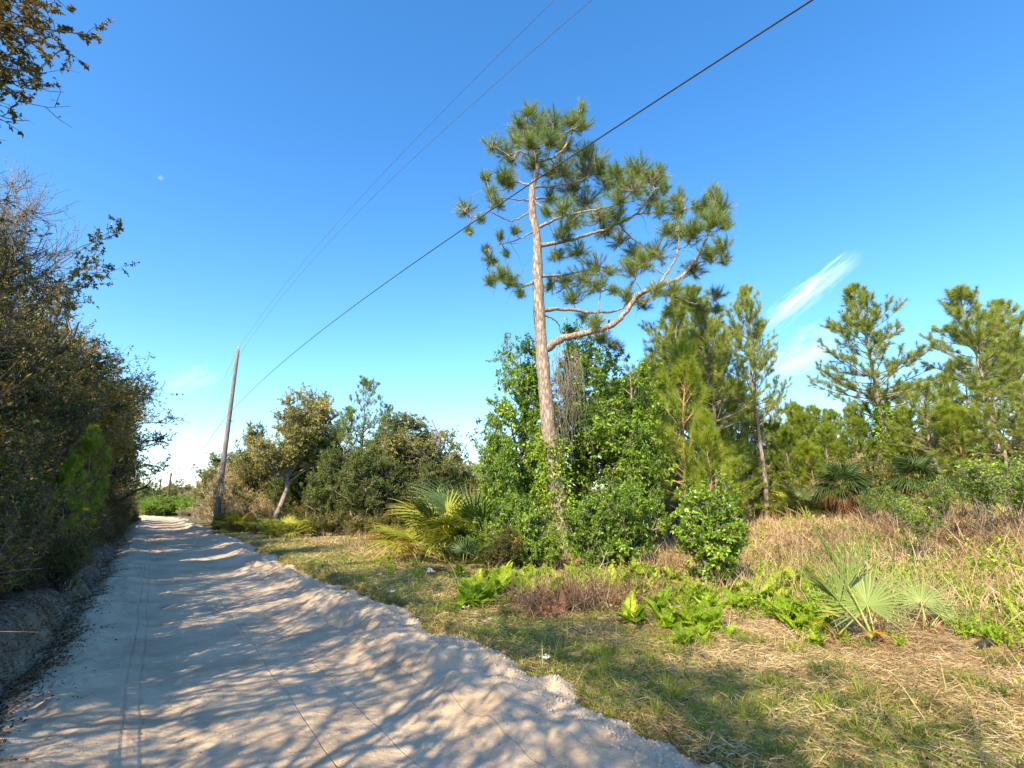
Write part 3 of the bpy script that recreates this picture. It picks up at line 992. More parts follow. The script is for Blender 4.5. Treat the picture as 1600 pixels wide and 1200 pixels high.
for i in range(3):
    LIB['scrub', i] = broadleaf('scrub%d' % i, 260 + i, 2.6, 1.4, .12, .022, 46, 14, 22, .08, .04, .44, 'olive', 'bark_oak', stems=5, tone0=.45, tvar=.22, twigr=.006, up=.25)
for i in range(2):
    LIB['tan', i] = broadleaf('tan_scrub%d' % i, 270 + i, 3.6, 1.6, .3, .020, 46, 16, 15, .075, .034, .5, 'tan', 'bark_pale', stems=6, tone0=.45, tvar=.22, twigr=.009, up=.35)
for i in range(2):
    LIB['cedar', i] = broadleaf('cedar%d' % i, 280 + i, 5.2, 1.6, .5, .09, 70, 16, 30, .085, .032, .5, 'cedar', 'bark_mid', tone0=.36, tvar=.16, shape=.45, up=.3, droop=0, twigr=.006)
for i in range(2):
    LIB['laurel', i] = broadleaf('laurel%d' % i, 300 + i, 6.6, 1.9, .5, .10, 74, 16, 24, .125, .056, .58, 'laurel', 'bark_oak', stems=0, tone0=.55, tvar=.2, droop=.6, shape=1.0, up=.1, surf=.5, wobt=.14)
LIB['lbush', 0] = broadleaf('laurel_bush0', 310, 2.3, 1.3, .1, .02, 54, 15, 24, .095, .045, .36, 'laurel', 'bark_oak', stems=5, tone0=.5, tvar=.2, droop=.5, up=.1)
LIB['lbush', 1] = broadleaf('laurel_bush1', 311, 2.0, 1.2, .1, .02, 46, 14, 22, .085, .040, .36, 'bright', 'bark_oak', stems=5, tone0=.4, tvar=.2, droop=.4, up=.1)
for i in range(3):
    LIB['pine', i] = pine_tree('pine%d' % i, 320 + i, 9.5, 2.6, 3.2, .12, 96, 19, 50, .20, .009, 'pine', 'bark_pine', tone0=.78, dead=1)
for i in range(2):
    LIB['ypine', i] = pine_tree('young_pine%d' % i, 330 + i, 6.0, 1.9, 1.2, .075, 46, 8, 60, .30, .009, 'pine_young', 'bark_rust', tone0=.5, spread=.6)
LIB['bgpine', 0] = pine_tree('far_pine0', 340, 8.0, 2.6, .8, .12, 80, 10, 34, .24, .014, 'pine', 'bark_pine', tone0=.8, taper=.5)
LIB['bgpine', 1] = pine_tree('far_pine1', 341, 6.5, 2.4, .5, .10, 74, 10, 34, .26, .014, 'pine_young', 'bark_pine', tone0=.4, taper=.5)
LIB['sapling', 0] = broadleaf('sapling0', 350, 2.3, .62, .7, .009, 24, 9, 11, .06, .032, .28, 'bright', 'bark_mid', tone0=.25, tvar=.2, twigr=.004, wobt=.05, up=.2)
LIB['sapling', 1] = broadleaf('sapling1', 351, 2.3, .75, .5, .009, 26, 10, 11, .06, .032, .30, 'bright', 'bark_oak', stems=3, tone0=.35, tvar=.2, twigr=.004, up=.3)

random.seed(3)


def place(kind, i, name, px, py, Y, h, label, cat, group=None, libH=None, rz=None, wide=1.0, lean=None):
    p = spot(px, py, Y)
    Hn = {'thicket': 6.6, 'shade': 6.6, 'bush': 2.3, 'oak': 7.0, 'scrub': 2.6, 'tan': 3.6, 'cedar': 5.2, 'laurel': 6.6, 'lbush': 2.2, 'pine': 9.5, 'ypine': 6.0, 'bgpine': 8.0 if i == 0 else 6.5, 'sapling': 2.3}[kind]
    if kind == 'oak': h *= 1.09
    s = h / Hn
    o = plant(name, LIB[kind, i], p, random.uniform(0, 6.28) if rz is None else rz, (s * wide, s * wide, s), label, cat, group)
    return o


def hgt(px, py, Y):
    """height above ground of the point seen at px,py at distance Y"""
    p = at(px, py, Y)
    return p[2] - terr1(p[0], p[1])


# ---------- left thicket along the road
def t_zone(t):
    for lim, w_ in ((8, 'nearest the viewer'), (14, 'short of the pine sapling'), (21, 'beside the pine sapling'), (32, 'beyond the golden shrub'), (46, 'under the overhanging oak')):
        if t < lim: return w_
    return 'at the far end of the lane'


def road_pt(a, t):
    x, y = to_xy(np.array([float(a)]), np.array([float(t)]))
    return np.array([x[0], y[0], terr1(x[0], y[0])])


def put_road(kind, i, name, a, t, h, label, cat, group, wide=1.0, rz=None):
    Hn = {'thicket': 6.6, 'shade': 6.6, 'bush': 2.3, 'scrub': 2.6, 'ypine': 6.0, 'tan': 3.6, 'oak': 7.0, 'cedar': 5.2}[kind]
    s = h / Hn
    return plant(name, LIB[kind, i], road_pt(a, t), random.uniform(0, 6.28) if rz is None else rz, (s * wide, s * wide, s), label, cat, group)


G1 = 'oaks massed in the thicket left of the road'
L1 = 'dark small-leaved oak in the shaded left thicket, '
for a, t, h in ((-3.7, 7.5, 8.3), (-4.6, 9.5, 7.6), (-3.2, 11.5, 5.6), (-5.0, 13.5, 7.2), (-3.3, 15.0, 6.4), (-3.6, 18.5, 8.0), (-5.6, 18, 9.0), (-3.1, 22.5, 8.6), (-5.0, 24.5, 10.0), (-3.2, 27, 9.2),
                (-4.0, 31, 10.0), (-3.1, 35.5, 9.6), (-6.5, 10.5, 6.3), (-3.6, 44, 7.6), (-3.0, 50, 7.0), (-3.0, 57, 6.6), (-3.2, 65, 6.4), (-4.6, 5.0, 7.0)):
    if t < 12.5:
        put_road('shade', 0, 'thicket_oak', a, t, h, L1 + t_zone(t), 'oak tree', G1, 1.0)
    else:
        put_road('thicket', (0, 3, 1, 3, 2)[int(t) % 5], 'thicket_oak', a, t, h, L1 + t_zone(t), 'oak tree', G1, 1.05)
o = put_road('thicket', 1, 'overhanging_oak', -2.7, 38.0, 10.2, 'oak whose rounded crown leans out over the far end of the road', 'oak tree', None, 1.35)
o = put_road('thicket', 2, 'slender_oak', -3.0, 13.6, 7.6, 'thin dark oak standing just above the top of the left thicket', 'oak tree', None, .65)
G2 = 'oaks growing beside the road behind the viewpoint'
for a, t, h in ((-3.4, .9, 8.4), (-6.2, -3.2, 7.6), (-4.0, -5.2, 6.4), (-3.8, -9.4, 7.0), (-6.0, -12.0, 8.5), (-3.4, -1.6, 8.0), (-3.9, 3.6, 8.8)):
    put_road('shade', 0, 'roadside_oak', a, t, h, 'oak beside the sand road behind the viewpoint, shading the lane', 'oak tree', G2, 1.1)
G3 = 'low bushes along the top of the left bank'
for k in range(84):
    t = 6.3 + (k / 83) ** 1.5 * 63
    a = -1.38 - random.random() * 1.1 - .15 * (k % 2)
    if t > 9: a += .30
    h = random.uniform(1.4, 2.5) * (1 if t > 8 else .8)
    if a > -1.95: h *= .5
    put_road('bush', k % 3, 'thicket_bush', a, t, h, ('dark green bush' if k % 3 < 2 else 'brown-leaved bush') + ' on the left bank edge, ' + t_zone(t), 'bush', G3, 1.0)
for k in range(26):
    t = 6 + (k / 25) ** 1.4 * 60
    put_road('bush', (k * 2) % 3, 'thicket_bush', -2.7 - random.random() * 1.2, t, random.uniform(2.6, 3.8), ('dark green tall bush' if (k * 2) % 3 < 2 else 'brown-leaved tall bush') + ' in the left thicket, ' + t_zone(t), 'bush', G3, 1.0)
put_road('ypine', 0, 'pine_sapling', -1.35, 16.5, 3.3, 'long-needled yellow-green pine sapling in front of the left thicket', 'pine tree', None, .7)
put_road('ypine', 1, 'pine_sapling', -1.5, 14.2, 2.3, 'short pale pine sapling at the foot of the left thicket', 'pine tree', None, .8)
LIB['goldbush', 0] = broadleaf('gold_bush', 361, 5.6, 1.1, 2.6, .04, 30, 14, 15, .07, .03, .42, 'gold', 'bark_oak', tone0=.35, tvar=.2)
plant('golden_shrub', LIB['goldbush', 0], road_pt(-1.5, 19.5), 1.0, (1.25, 1.25, .92), 'golden yellow shrub above the pine sapling in the left thicket', 'shrub')

# sparse, mostly bare twigs against the sky at the left edge
V = broadleaf('bare_oak', 370, 7.6, 1.9, 3.3, .09, 46, 26, 6, .05, .025, .85, 'olive', 'bark_oak', tone0=.55, tvar=.22, twigr=.008, bare=.55, surf=.6)
plant('twiggy_oak', V, spot(0, 350, 9.5), 2.0, (.74, .74, 1.12), 'half-bare twiggy oak with yellowish leaves at the left edge of the sky', 'oak tree')
# branch hanging in at the top left corner, belonging to an oak whose trunk is just outside
cs = [at(a_, b_, Y_) for a_, b_, Y_ in ((-60, 20, 4.6), (-40, 100, 4.8), (10, 10, 5), (20, 60, 4.7), (15, 105, 4.9), (25, 150, 4.7), (50, 20, 4.9), (62, 75, 4.7), (105, 78, 4.8), (95, 5, 4.9), (140, 55, 4.6), (-10, 45, 5.2), (30, 95, 4.9), (35, 35, 4.8), (15, 130, 4.8), (0, 165, 5), (85, 55, 4.8), (-30, 60, 5.2), (-80, 120, 5), (72, 115, 4.8), (-90, 20, 5), (60, -40, 5), (0, -60, 5), (110, -70, 5.1))]
bs = road_pt(-5.0, 2.6)
V = broadleaf('corner_oak', 380, 7.2, 2, 1, .03, len(cs), 16, 60, .042, .023, .36, 'oak_brown', 'bark_dark', centres=np.array(cs) - bs, ulo=.7, tone0=.25, tvar=.25, twigr=.0035, droop=.3)
plant('corner_oak', V, bs, 0, 1, 'near oak whose leafy branch hangs into the top left corner', 'oak tree')
# long spray of small leaves standing out from the thicket top
sp = [at(a_, b_, 7.6) for a_, b_ in ((150, 400), (168, 372), (188, 352), (150, 430), (170, 425), (130, 450), (125, 420), (110, 470))]
bs = road_pt(-2.2, 9.4)
V = broadleaf('spray_oak', 381, 4.6, 1, 1, .02, len(sp), 7, 30, .05, .026, .26, 'oak', 'bark_dark', centres=np.array(sp) - bs, steep=2.2, ulo=.88, tone0=.4, tvar=.25, twigr=.004)
plant('spray_oak', V, bs, 0, 1, 'young oak with thin leafy shoots sticking out above the left thicket', 'oak tree')

# ---------- middle distance left of the tall pine
V = broadleaf('crooked_oak', 247, 7.0, 2.1, 2.6, .15, 60, 18, 26, .10, .052, .62, 'oak_grey', 'bark_mid', tone0=.55, tvar=.2, twigr=.008, wobt=.22, lean=(.16, 0))
plant('crooked_oak', V, spot(424, 820, 28), 0.0, np.array([1.15, 1.15, 1.06]) * hgt(432, 622, 28) / 7.0, 'grey oak with pale leaning trunk, nearest the utility pole', 'oak tree')
place('oak', 1, 'scrub_oak', 402, 700, 31, hgt(402, 668, 31), 'smaller grey oak just left of the leaning one', 'oak tree', wide=.75)
place('oak', 2, 'scrub_oak', 522, 700, 31, hgt(522, 662, 31), 'grey oak immediately left of the tall lacy pine', 'oak tree', wide=.9)
place('oak', 1, 'scrub_oak', 600, 700, 32, hgt(600, 655, 32), 'grey oak immediately right of the tall lacy pine', 'oak tree', wide=1.0)
place('oak', 1, 'scrub_oak', 478, 700, 31, hgt(475, 622, 31), 'grey-green oak between the leaning oak and the tall lacy pine', 'oak tree', wide=.9)
place('oak', 2, 'scrub_oak', 645, 700, 30, hgt(640, 645, 30), 'round dark green oak right of the tall lacy pine', 'oak tree', wide=1.25)
place('oak', 0, 'scrub_oak', 690, 710, 34, hgt(690, 676, 34), 'small grey oak furthest right in the middle grove', 'oak tree', wide=.9)
V = pine_tree('lacy_pine', 390, 9.2, 2.4, 2.6, .10, 70, 10, 34, .17, .011, 'pine', 'bark_oak', tone0=.75, taper=.6, upt=.5)
plant('lacy_pine', V, spot(566, 650, 29), 0, np.array([1.35, 1.35, 1]) * hgt(566, 592, 29) / 9.2, 'tall lacy pine with thin pale crown rising above the middle oaks', 'pine tree')
place('cedar', 0, 'green_cedar', 562, 760, 26.5, hgt(562, 690, 26.5), 'bushy green cedar with reddish trunk in front of the lacy pine', 'cedar tree', wide=1.15)
place('cedar', 1, 'green_cedar', 512, 760, 27.5, hgt(512, 700, 27.5), 'bushy green cedar left of the red-trunked one', 'cedar tree', wide=1.1)
place('cedar', 0, 'green_cedar', 610, 760, 28, hgt(610, 700, 28), 'dull green cedar under the round dark oak', 'cedar tree', wide=1.2)
place('cedar', 1, 'green_cedar', 668, 770, 27, hgt(668, 722, 27), 'low dull cedar behind the big palmetto clump', 'cedar tree', wide=1.3)
V2 = pine_tree('lacy_tree', 391, 7.6, 2.2, 1.6, .09, 60, 10, 34, .15, .012, 'pine', 'bark_oak', tone0=.6, taper=.6, upt=.45)
for px, Y, top, lab in ((538, 28, 640, 'second lacy tree, shorter, just left of the tall lacy pine'), (600, 28.5, 636, 'feathery tree leaning on the right side of the tall lacy pine'), (492, 28.5, 640, 'feathery grey-green tree right of the leaning oak')):
    plant('lacy_pine', V2, spot(px, 680, Y), px * .1, hgt(px, top, Y) / 7.6, lab, 'tree')
G12 = 'small cedars filling the middle grove'
for px, Y, top in ((455, 30, 715), (535, 29.5, 705), (585, 30.5, 690), (630, 29, 720), (655, 31, 700), (490, 32, 680), (700, 30, 715), (725, 32, 728), (415, 33, 715), (400, 32, 745)):
    place('cedar', random.randrange(2), 'small_cedar', px, 760, Y, hgt(px, top, Y), 'dull olive cedar ' + ('under the leaning oak' if px < 460 else 'between the leaning oak and the lacy pine' if px < 560 else 'right of the lacy pine' if px < 640 else 'at the right end of the middle grove'), 'cedar tree', G12, wide=1.35)
place('tan', 0, 'bare_brown_tree', 372, 720, 42, hgt(372, 706, 42), 'brownish leafless tree immediately right of the utility pole', 'tree', wide=.8)
G4 = 'tan scrub between the pole and the grey oaks'
for px, Y, top in ((355, 40, 745), (372, 36, 735), (392, 34, 728), (412, 36, 735), (400, 31, 765), (440, 33, 745), (380, 31, 775), (425, 30, 775), (350, 46, 750), (334, 52, 765), (455, 30, 770)):
    place('tan', random.randrange(2), 'tan_scrub', px, 780, Y, hgt(px, top - 14, Y), 'straw-coloured leafy scrub right of the utility pole', 'shrub', G4, wide=1.1)
G5 = 'olive scrub under the middle oaks'
for px, Y, top in ((345, 34, 795), (365, 30, 800), (400, 28, 800), (420, 27, 805), (470, 26, 800), (500, 25.5, 795), (528, 26, 790), (555, 25, 800), (585, 25.5, 795), (612, 26, 790), (640, 26, 780), (450, 28, 790), (380, 33, 790), (490, 28.5, 775), (700, 24, 770), (725, 24, 755), (660, 24, 785)):
    place('scrub', random.randrange(3), 'olive_scrub', px, 810, Y, max(.7, hgt(px, top, Y)), 'low olive scrub under the middle oaks, ' + ('right of the utility pole' if px < 440 else 'left of the lacy pine' if px < 560 else 'under the round oaks' if px < 650 else 'behind the palmetto clump'), 'shrub', G5, wide=1.25)
LIB['goldbush', 1] = broadleaf('gold_bush2', 362, 3.0, .9, .6, .03, 24, 14, 12, .09, .04, .4, 'gold', 'bark_oak', stems=4, tone0=.5, tvar=.2)
plant('yellow_shrub', LIB['goldbush', 1], spot(760, 745, 20), 1.0, hgt(760, 742, 20) / 3.0, 'yellow-leaved shrub between the palmetto clump and the leafy tree', 'shrub')
place('lbush', 1, 'green_shrub', 705, 745, 20, hgt(705, 740, 20), 'bright green shrub peeping over the big palmetto clump', 'shrub')

G11 = 'hazy grove behind the middle oaks'
for k in range(30):
    px = 345 + k * 15 + random.uniform(-6, 6)
    Y = random.uniform(42, 62)
    place(('oak', 'cedar', 'scrub', 'tan')[k % 4], random.randrange(2), 'distant_tree', px, 740, Y, hgt(px, random.uniform(702, 738), Y), 'distant tree in the pale grove behind the middle oaks', 'tree', G11, wide=1.4)

# far end of the road
G6 = 'green bushes where the road bends'
for k in range(22):
    px = 236 + k * 5.2 + random.uniform(-2, 2)
    Y = random.uniform(78, 98)
    place('lbush', k % 2, 'far_green_bush', px, 780, Y, hgt(px, random.uniform(770, 782), Y), 'rounded green bush beyond the bend of the road', 'bush', G6, wide=1.4)
G7 = 'olive trees beyond the bend'
for k in range(26):
    px = 225 + k * 7.5 + random.uniform(-3, 3)
    Y = random.uniform(100, 135)
    place(('cedar', 'scrub', 'tan')[k % 3], random.randrange(2), 'far_tree', px, 770, Y, hgt(px, random.uniform(748, 764), Y), 'hazy olive tree far beyond the bend of the road', 'tree', G7, wide=1.5)
place('oak', 1, 'far_oak', 326, 760, 70, hgt(326, 736, 70), 'pale feathery tree just left of the utility pole', 'tree', wide=1.0)
G8 = 'brown scrub lining the right of the lane'
for t, a in ((48, 5.0), (54, 4.6), (60, 4.8), (67, 4.6), (74, 4.9), (58, 6.5), (66, 6.8), (80, 5.3), (87, 5.8), (44, 6.2)):
    put_road('tan', t % 2, 'roadside_scrub', a, t, 1.2 + .7 * random.random(), 'low brown scrub along the right side of the distant lane', 'shrub', G8, 1.6)

# ---------- around the tall pine
place('laurel', 0, 'laurel_tree', 822, 620, 16.6, hgt(830, 515, 16.6), 'bright green leafy tree behind the left side of the tall pine', 'tree', wide=.78, rz=.4)
place('laurel', 1, 'laurel_tree', 958, 620, 16.8, hgt(935, 545, 16.8), 'broad dark green leafy tree just right of the tall pine', 'tree', wide=1.12, rz=2.0)
place('laurel', 0, 'laurel_tree', 905, 620, 17.8, hgt(905, 480, 17.8), 'leafy tree hidden behind the tall pine trunk', 'tree', wide=.7, rz=3.4)
place('laurel', 1, 'laurel_tree', 1000, 680, 15.2, hgt(985, 610, 15.2), 'leafy tree with glossy pale leaves right of the broad dark one', 'tree', wide=.8, rz=4.4)
place('laurel', 0, 'laurel_tree', 778, 700, 15.0, hgt(775, 640, 15.0), 'smaller leafy tree with sprigs against the sky left of the tall pine', 'tree', wide=.62, rz=5.3)
for px, Y, top, i, lab in ((765, 13.2, 790, 0, 'glossy green bush beside the small round palmetto'), (815, 12.6, 770, 0, 'large green bush at the left foot of the tall pine'),
                           (850, 12.4, 800, 1, 'bright leafy bush directly before the tall pine trunk'), (925, 12.6, 770, 0, 'leafy bush at the right foot of the tall pine'),
                           (975, 12.8, 750, 0, 'spreading green bush under the broad leafy tree'), (790, 14.5, 740, 1, 'light green bush behind the bushes left of the tall pine')):
    place('lbush', i, 'leafy_bush', px, 850, Y, hgt(px, top, Y), lab, 'bush', 'leafy bushes round the tall pine', wide=.85)
place('bush', 0, 'dark_bush', 790, 870, 12.2, 1.1, 'low dark bush in the shade below the green bushes', 'bush', wide=1.2)
# round glossy bush
V = broadleaf('glossy_bush', 395, 2.25, .70, .12, .02, 80, 12, 15, .085, .045, .24, 'laurel', 'bark_oak', stems=4, tone0=.62, tvar=.16, shape=.8, surf=.4)
plant('glossy_bush', V, spot(1112, 850, 10.3), 0, hgt(1104, 722, 10.3) / 2.25, 'upright glossy bright green bush standing alone in the grass', 'bush')

# ---------- pines on the right
place('ypine', 0, 'young_pine', 1060, 650, 15.5, hgt(1050, 530, 15.5), 'young pine with orange trunk and long drooping yellow-green needles', 'pine tree', wide=.8)
place('ypine', 1, 'young_pine', 1100, 640, 14.6, hgt(1100, 640, 14.6), 'small bright pine right behind the glossy bush', 'pine tree', wide=.8)
PN = [(1060, 21, 492, 1, 1.0, 'full yellow-green pine left of the thin straight pine'), (1090, 22, 470, 0, 1.05, 'full pine crown just behind the end of the big limb'), (1118, 19.5, 494, 2, .95, 'pine with leaning trunk beside the thin straight pine'),
      (1180, 20.5, 470, 0, .82, 'thin straight pine with bare pale trunk standing in dry grass')]
for px, Y, top, i, w, lab in PN:
    o = place('pine', i, 'slender_pine', px, 650, Y, hgt(px - 10, top - 22, Y), lab, 'pine tree', wide=w)
place('pine', 1, 'ivy_pine', 1375, 620, 21, hgt(1350, 440, 21), 'open-crowned pine with green vine up its trunk', 'pine tree', wide=1.15)
ivb = spot(1375, 620, 21)
mb = MB(); r = np.random.default_rng(77); n = 1500
a = r.random(n) * 6.28; hz = r.random(n) * 4.0 + .1; rr_ = .14 + r.random(n) ** 2 * .38 * (1.2 - hz / 5)
leaves(mb, np.stack([np.cos(a) * rr_, np.sin(a) * rr_, hz], 1), np.stack([np.cos(a), np.sin(a), r.normal(size=n) * .5], 1), .13, .09, np.clip(.5 + r.normal(size=n) * .2, 0, 1), r, .5)
vine2 = empty('climbing_vine', ivb); tag(vine2, 'green vine climbing the trunk of the open-crowned pine', 'vine')
link('leaves', mb.mesh('pine_vine_leaves', M['bright']), vine2)
mb = MB(); ph = np.linspace(0, 1, 12); an_ = r.random((5, 1)) * 6.28 + ph[None] * 2
tubes(mb, np.stack([np.cos(an_) * .16, np.sin(an_) * .16, np.repeat(ph[None] * 4, 5, 0)], -1), np.full((5, 12), .012), 4)
link('stem', mb.mesh('pine_vine_stems', M['bark_oak']), vine2)
place('pine', 2, 'tall_right_pine', 1530, 620, 19, hgt(1515, 450, 19), 'dense dark pine near the right edge of the photo', 'pine tree', wide=1.2)
place('pine', 0, 'edge_pine', 1590, 620, 21, hgt(1590, 465, 21), 'dense pine cut by the right edge of the photo', 'pine tree', wide=1.2)
place('bgpine', 0, 'wide_pine', 1455, 680, 18.5, hgt(1455, 600, 18.5), 'low wide pine spreading between the open-crowned pine and the dense one', 'pine tree', wide=1.3)
place('bgpine', 0, 'wide_pine', 1560, 680, 17, hgt(1560, 600, 17), 'low wide pine under the dense dark one', 'pine tree', wide=1.3)
place('bgpine', 1, 'wide_pine', 1385, 690, 24, hgt(1385, 610, 24), 'yellow-green pine behind the vine-clad trunk', 'pine tree', wide=1.2)
def zone_of(px):
    for lim, w_ in ((1085, 'behind the leafy trees'), (1165, 'behind the glossy bush'), (1270, 'around the thin straight pine'), (1345, 'before the dark shaggy palmetto'), (1470, 'round the vine-clad pine'), (1545, 'behind the saplings')):
        if px < lim: return w_
    return 'at the right edge'


G9 = 'pines massed along the back of the clearing'
for px, Y, top in ((1010, 27, 575), (1035, 25, 560), (1010, 22, 640), (1130, 27, 560), (1150, 24, 600), (1075, 26, 545), (1210, 30, 625), (1240, 27, 635), (1270, 31, 640), (1300, 28, 645), (1330, 30, 640), (1185, 25, 640), (1225, 24, 665), (1290, 24, 680), (1420, 30, 600), (1480, 28, 590),
                   (1520, 30, 560), (1590, 26, 540), (1645, 20, 520), (1680, 24, 540), (1410, 25, 650), (990, 30, 600), (960, 28, 600), (1350, 34, 630), (1250, 36, 640), (1110, 23, 650), (1160, 21, 690), (1500, 23, 610), (1620, 17, 640)):
    place('bgpine', random.randrange(2), 'background_pine', px, 690, Y, hgt(px, top, Y), 'tall bushy pine in the green wall behind the clearing, ' + zone_of(px), 'pine tree', G9, wide=random.uniform(.9, 1.25))
place('pine', 1, 'dark_top_pine', 1293, 640, 33, hgt(1293, 640, 33), 'small pine with dark top poking above the far green wall', 'pine tree', wide=.8)
for px, Y, top, w in ((1235, 21.5, 672, 1.1), (1290, 22, 668, 1.2), (1335, 21.5, 655, 1.1), (1150, 21.5, 640, .9), (1425, 20, 640, 1.2), (1500, 20.5, 630, 1.2), (1030, 19, 620, 1.0), (1250, 26, 650, 1.2), (1610, 16.5, 600, 1.2)):
    place('bgpine', random.randrange(2), 'background_pine', px, 690, Y, hgt(px, top, Y), 'low spreading pine before the tall green wall, ' + zone_of(px), 'pine tree', G9, wide=w)
G10 = 'scrub along the back edge of the clearing'
for k in range(46):
    px = 985 + k * 14.5 + random.uniform(-6, 6)
    Y = 19 + 6 * random.random() - (px - 985) / 700 * 2
    if 1160 < px < 1235: Y = 24 + random.random() * 2
    kd = random.choice(('scrub', 'scrub', 'tan', 'ypine', 'bgpine', 'lbush'))
    h = random.uniform(1.3, 2.7) if kd not in ('ypine', 'bgpine') else random.uniform(2.4, 3.8)
    KW = {'scrub': 'olive scrub', 'tan': 'straw-coloured scrub', 'ypine': 'low long-needled pine', 'bgpine': 'low bushy pine', 'lbush': 'green leafy shrub'}[kd]
    place(kd, 1 if kd in ('bgpine', 'lbush') else random.randrange(2), 'edge_pine' if 'pine' in kd else 'edge_scrub', px, 780, Y, h, KW + ' at the back edge of the clearing, ' + zone_of(px), 'pine tree' if 'pine' in kd else 'shrub', G10, wide=1.2)
for k in range(20):
    px = 700 + k * 20 + random.uniform(-6, 6)
    Y = random.uniform(26, 36)
    place('scrub', random.randrange(3), 'edge_scrub', px, 780, Y, random.uniform(1.5, 3.4), 'olive scrub seen through the gaps behind the tall pine and palmettos', 'shrub', G10, wide=1.3)
GS = 'thin leafy saplings on the dry slope'
for px, py, Y, h, i, lab in ((1446, 880, 9.8, 1.75, 0, 'thin pale-stemmed sapling with small green leaves on the dry slope'), (1398, 800, 14, 1.6, 1, 'low green sapling below the vine-clad pine'), (1480, 830, 13, 1.8, 1, 'green sapling right of the pale-stemmed one'),
                             (1360, 790, 15.5, 1.5, 1, 'green sapling beside the dark palmetto'), (1560, 860, 10.5, 2.3, 0, 'sapling with white leaning stem near the right edge'), (1590, 800, 11.0, 2.2, 1, 'leafy sapling cut by the right edge'),
                             (1540, 830, 13.0, 1.9, 1, 'loose green sapling behind the white-stemmed one'), (1420, 830, 12.5, 1.2, 1, 'small green sapling in the tall straw')):
    o = place('sapling', i, 'sapling', px, py, Y, h * .86, lab, 'sapling', GS, wide=1.2)
    if 'white leaning' in lab: o.rotation_euler = (0, -.3, 1.0)


# ---------- palmettos
def frond(seed, L_, pet, nseg=30, span=2.0, droop=.25, cup=.15, wid=1.0, cut=.35):
    """one fan leaf built along +X from the origin: petiole then fan. returns (petiole MB, fan MB)"""
    r = np.random.default_rng(seed)
    pm, fm = MB(), MB()
    u = np.linspace(0, 1, 8)
    P = np.stack([u * pet, u * 0, -.10 * pet * u ** 2], 1)
    tubes(pm, P, np.linspace(.016, .008, 8), 5)
    d = nrm(P[-1] - P[-2]); nrm_ = np.array([-d[2], 0, d[0]])
    s = np.array([0, 1.0, 0])
    C = P[-1]
    th = np.linspace(-span, span, nseg)
    dth = th[1] - th[0]
    ss = np.array([0, .18, cut, .62, .85, 1.0])
    wd = np.array([.004, .18, cut, cut * .72, cut * .42, .02]) * dth * .98 * wid
    for k, a in enumerate(th):
        Lk = L_ * (.72 + .28 * math.cos(a * .8)) * r.uniform(.9, 1.06)
        a2 = a + r.normal() * .02
        dk = math.cos(a2) * d + math.sin(a2) * s + nrm_ * (cup * abs(math.sin(a2)) - .02)
        dk /= np.linalg.norm(dk)
        side = -math.sin(a2) * d + math.cos(a2) * s
        bendk = r.uniform(.5, 1.5) * droop
        ctr = C + dk * (ss[:, None] * Lk) + np.array([0, 0, -1.0]) * (bendk * Lk * np.maximum(0, ss[:, None] - .3) ** 2)
        w = (wd * Lk)[:, None]
        up = np.cross(dk, side); up = up if up[2] > 0 else -up
        Lf, Rt = ctr + side * w * .5 + up * w * .35, ctr - side * w * .5 + up * w * .35
        V = np.stack([Lf, ctr, Rt], 1).reshape(-1, 3)
        i = np.arange(5)[:, None] * 3
        F = np.concatenate([i + np.array([[0, 1, 4, 3]]), i + np.array([[1, 2, 5, 4]])])
        tn = np.repeat(np.array([.75, .6, .5, .45, .5, .85]) + r.normal() * .08, 3)
        fm.add(V, F, tn)
    return pm, fm


FR = {}


def frond_mesh(key, leaf, pet_m, **kw):
    pm, fm = frond(**kw)
    FR[key] = (pm.mesh('petiole_' + str(key), M[pet_m]), fm.mesh('fan_' + str(key), M[leaf]))


for i in range(4):
    frond_mesh(('g', i), 'palm', 'petiole', seed=500 + i, L_=.62, pet=.75, nseg=24, span=1.9 + .1 * i, droop=.35 + .28 * i, wid=1.15)
    frond_mesh(('d', i), 'palm_dark', 'petiole', seed=510 + i, L_=.75, pet=.8, nseg=28, span=2.0, droop=.3 + .15 * i)
for i in range(2):
    frond_mesh(('s', i), 'palm_dark', 'petiole', seed=535 + i, L_=.62, pet=.42, nseg=24, span=1.9, droop=.8 + .4 * i)
    frond_mesh(('b', i), 'brown_leaf', 'petiole_dry', seed=525 + i, L_=.6, pet=.6, nseg=22, span=1.5, droop=1.6, cup=.5)
    frond_mesh(('y', i), 'palm_dry', 'petiole_dry', seed=520 + i, L_=.55, pet=.8, nseg=22, span=1.3, droop=.7, cup=.5)


def palmetto(name, loc, fronds, label, sc=1.0, group=None, trunk=True):
    """fronds: (key, azimuth, elevation, length scale, roll)"""
    root = empty(name, loc, 0, sc)
    tag(root, label, 'palmetto', group)
    for key, az, el, s, roll in fronds:
        o = link('frond', FR[key][1], root)
        o.rotation_mode = 'QUATERNION'
        q = Matrix.Rotation(az, 4, 'Z') @ Matrix.Rotation(-el, 4, 'Y') @ Matrix.Rotation(roll, 4, 'X')
        o.rotation_quaternion = q.to_quaternion()
        o.scale = (s, s, s)
        o.location = (math.cos(az) * .04, math.sin(az) * .04, .03)
        p = link('petiole', FR[key][0], o)
    if trunk:
        mb = MB()
        r = np.random.default_rng(len(fronds))
        n = 30
        a = r.random(n) * 6.28
        D = np.stack([np.cos(a) * .6, np.sin(a) * .6, r.uniform(.3, 1.2, n)], 1)
        blades(mb, np.zeros((n, 3)) + r.normal(size=(n, 3)) * .04, D, r.uniform(.10, .28, n), .018, r.random(n), r, .5)
        link('dead_leaf_base', mb.mesh(name + '_skirt', M['brown_leaf']), root)
    return root


rf = random.Random(11)
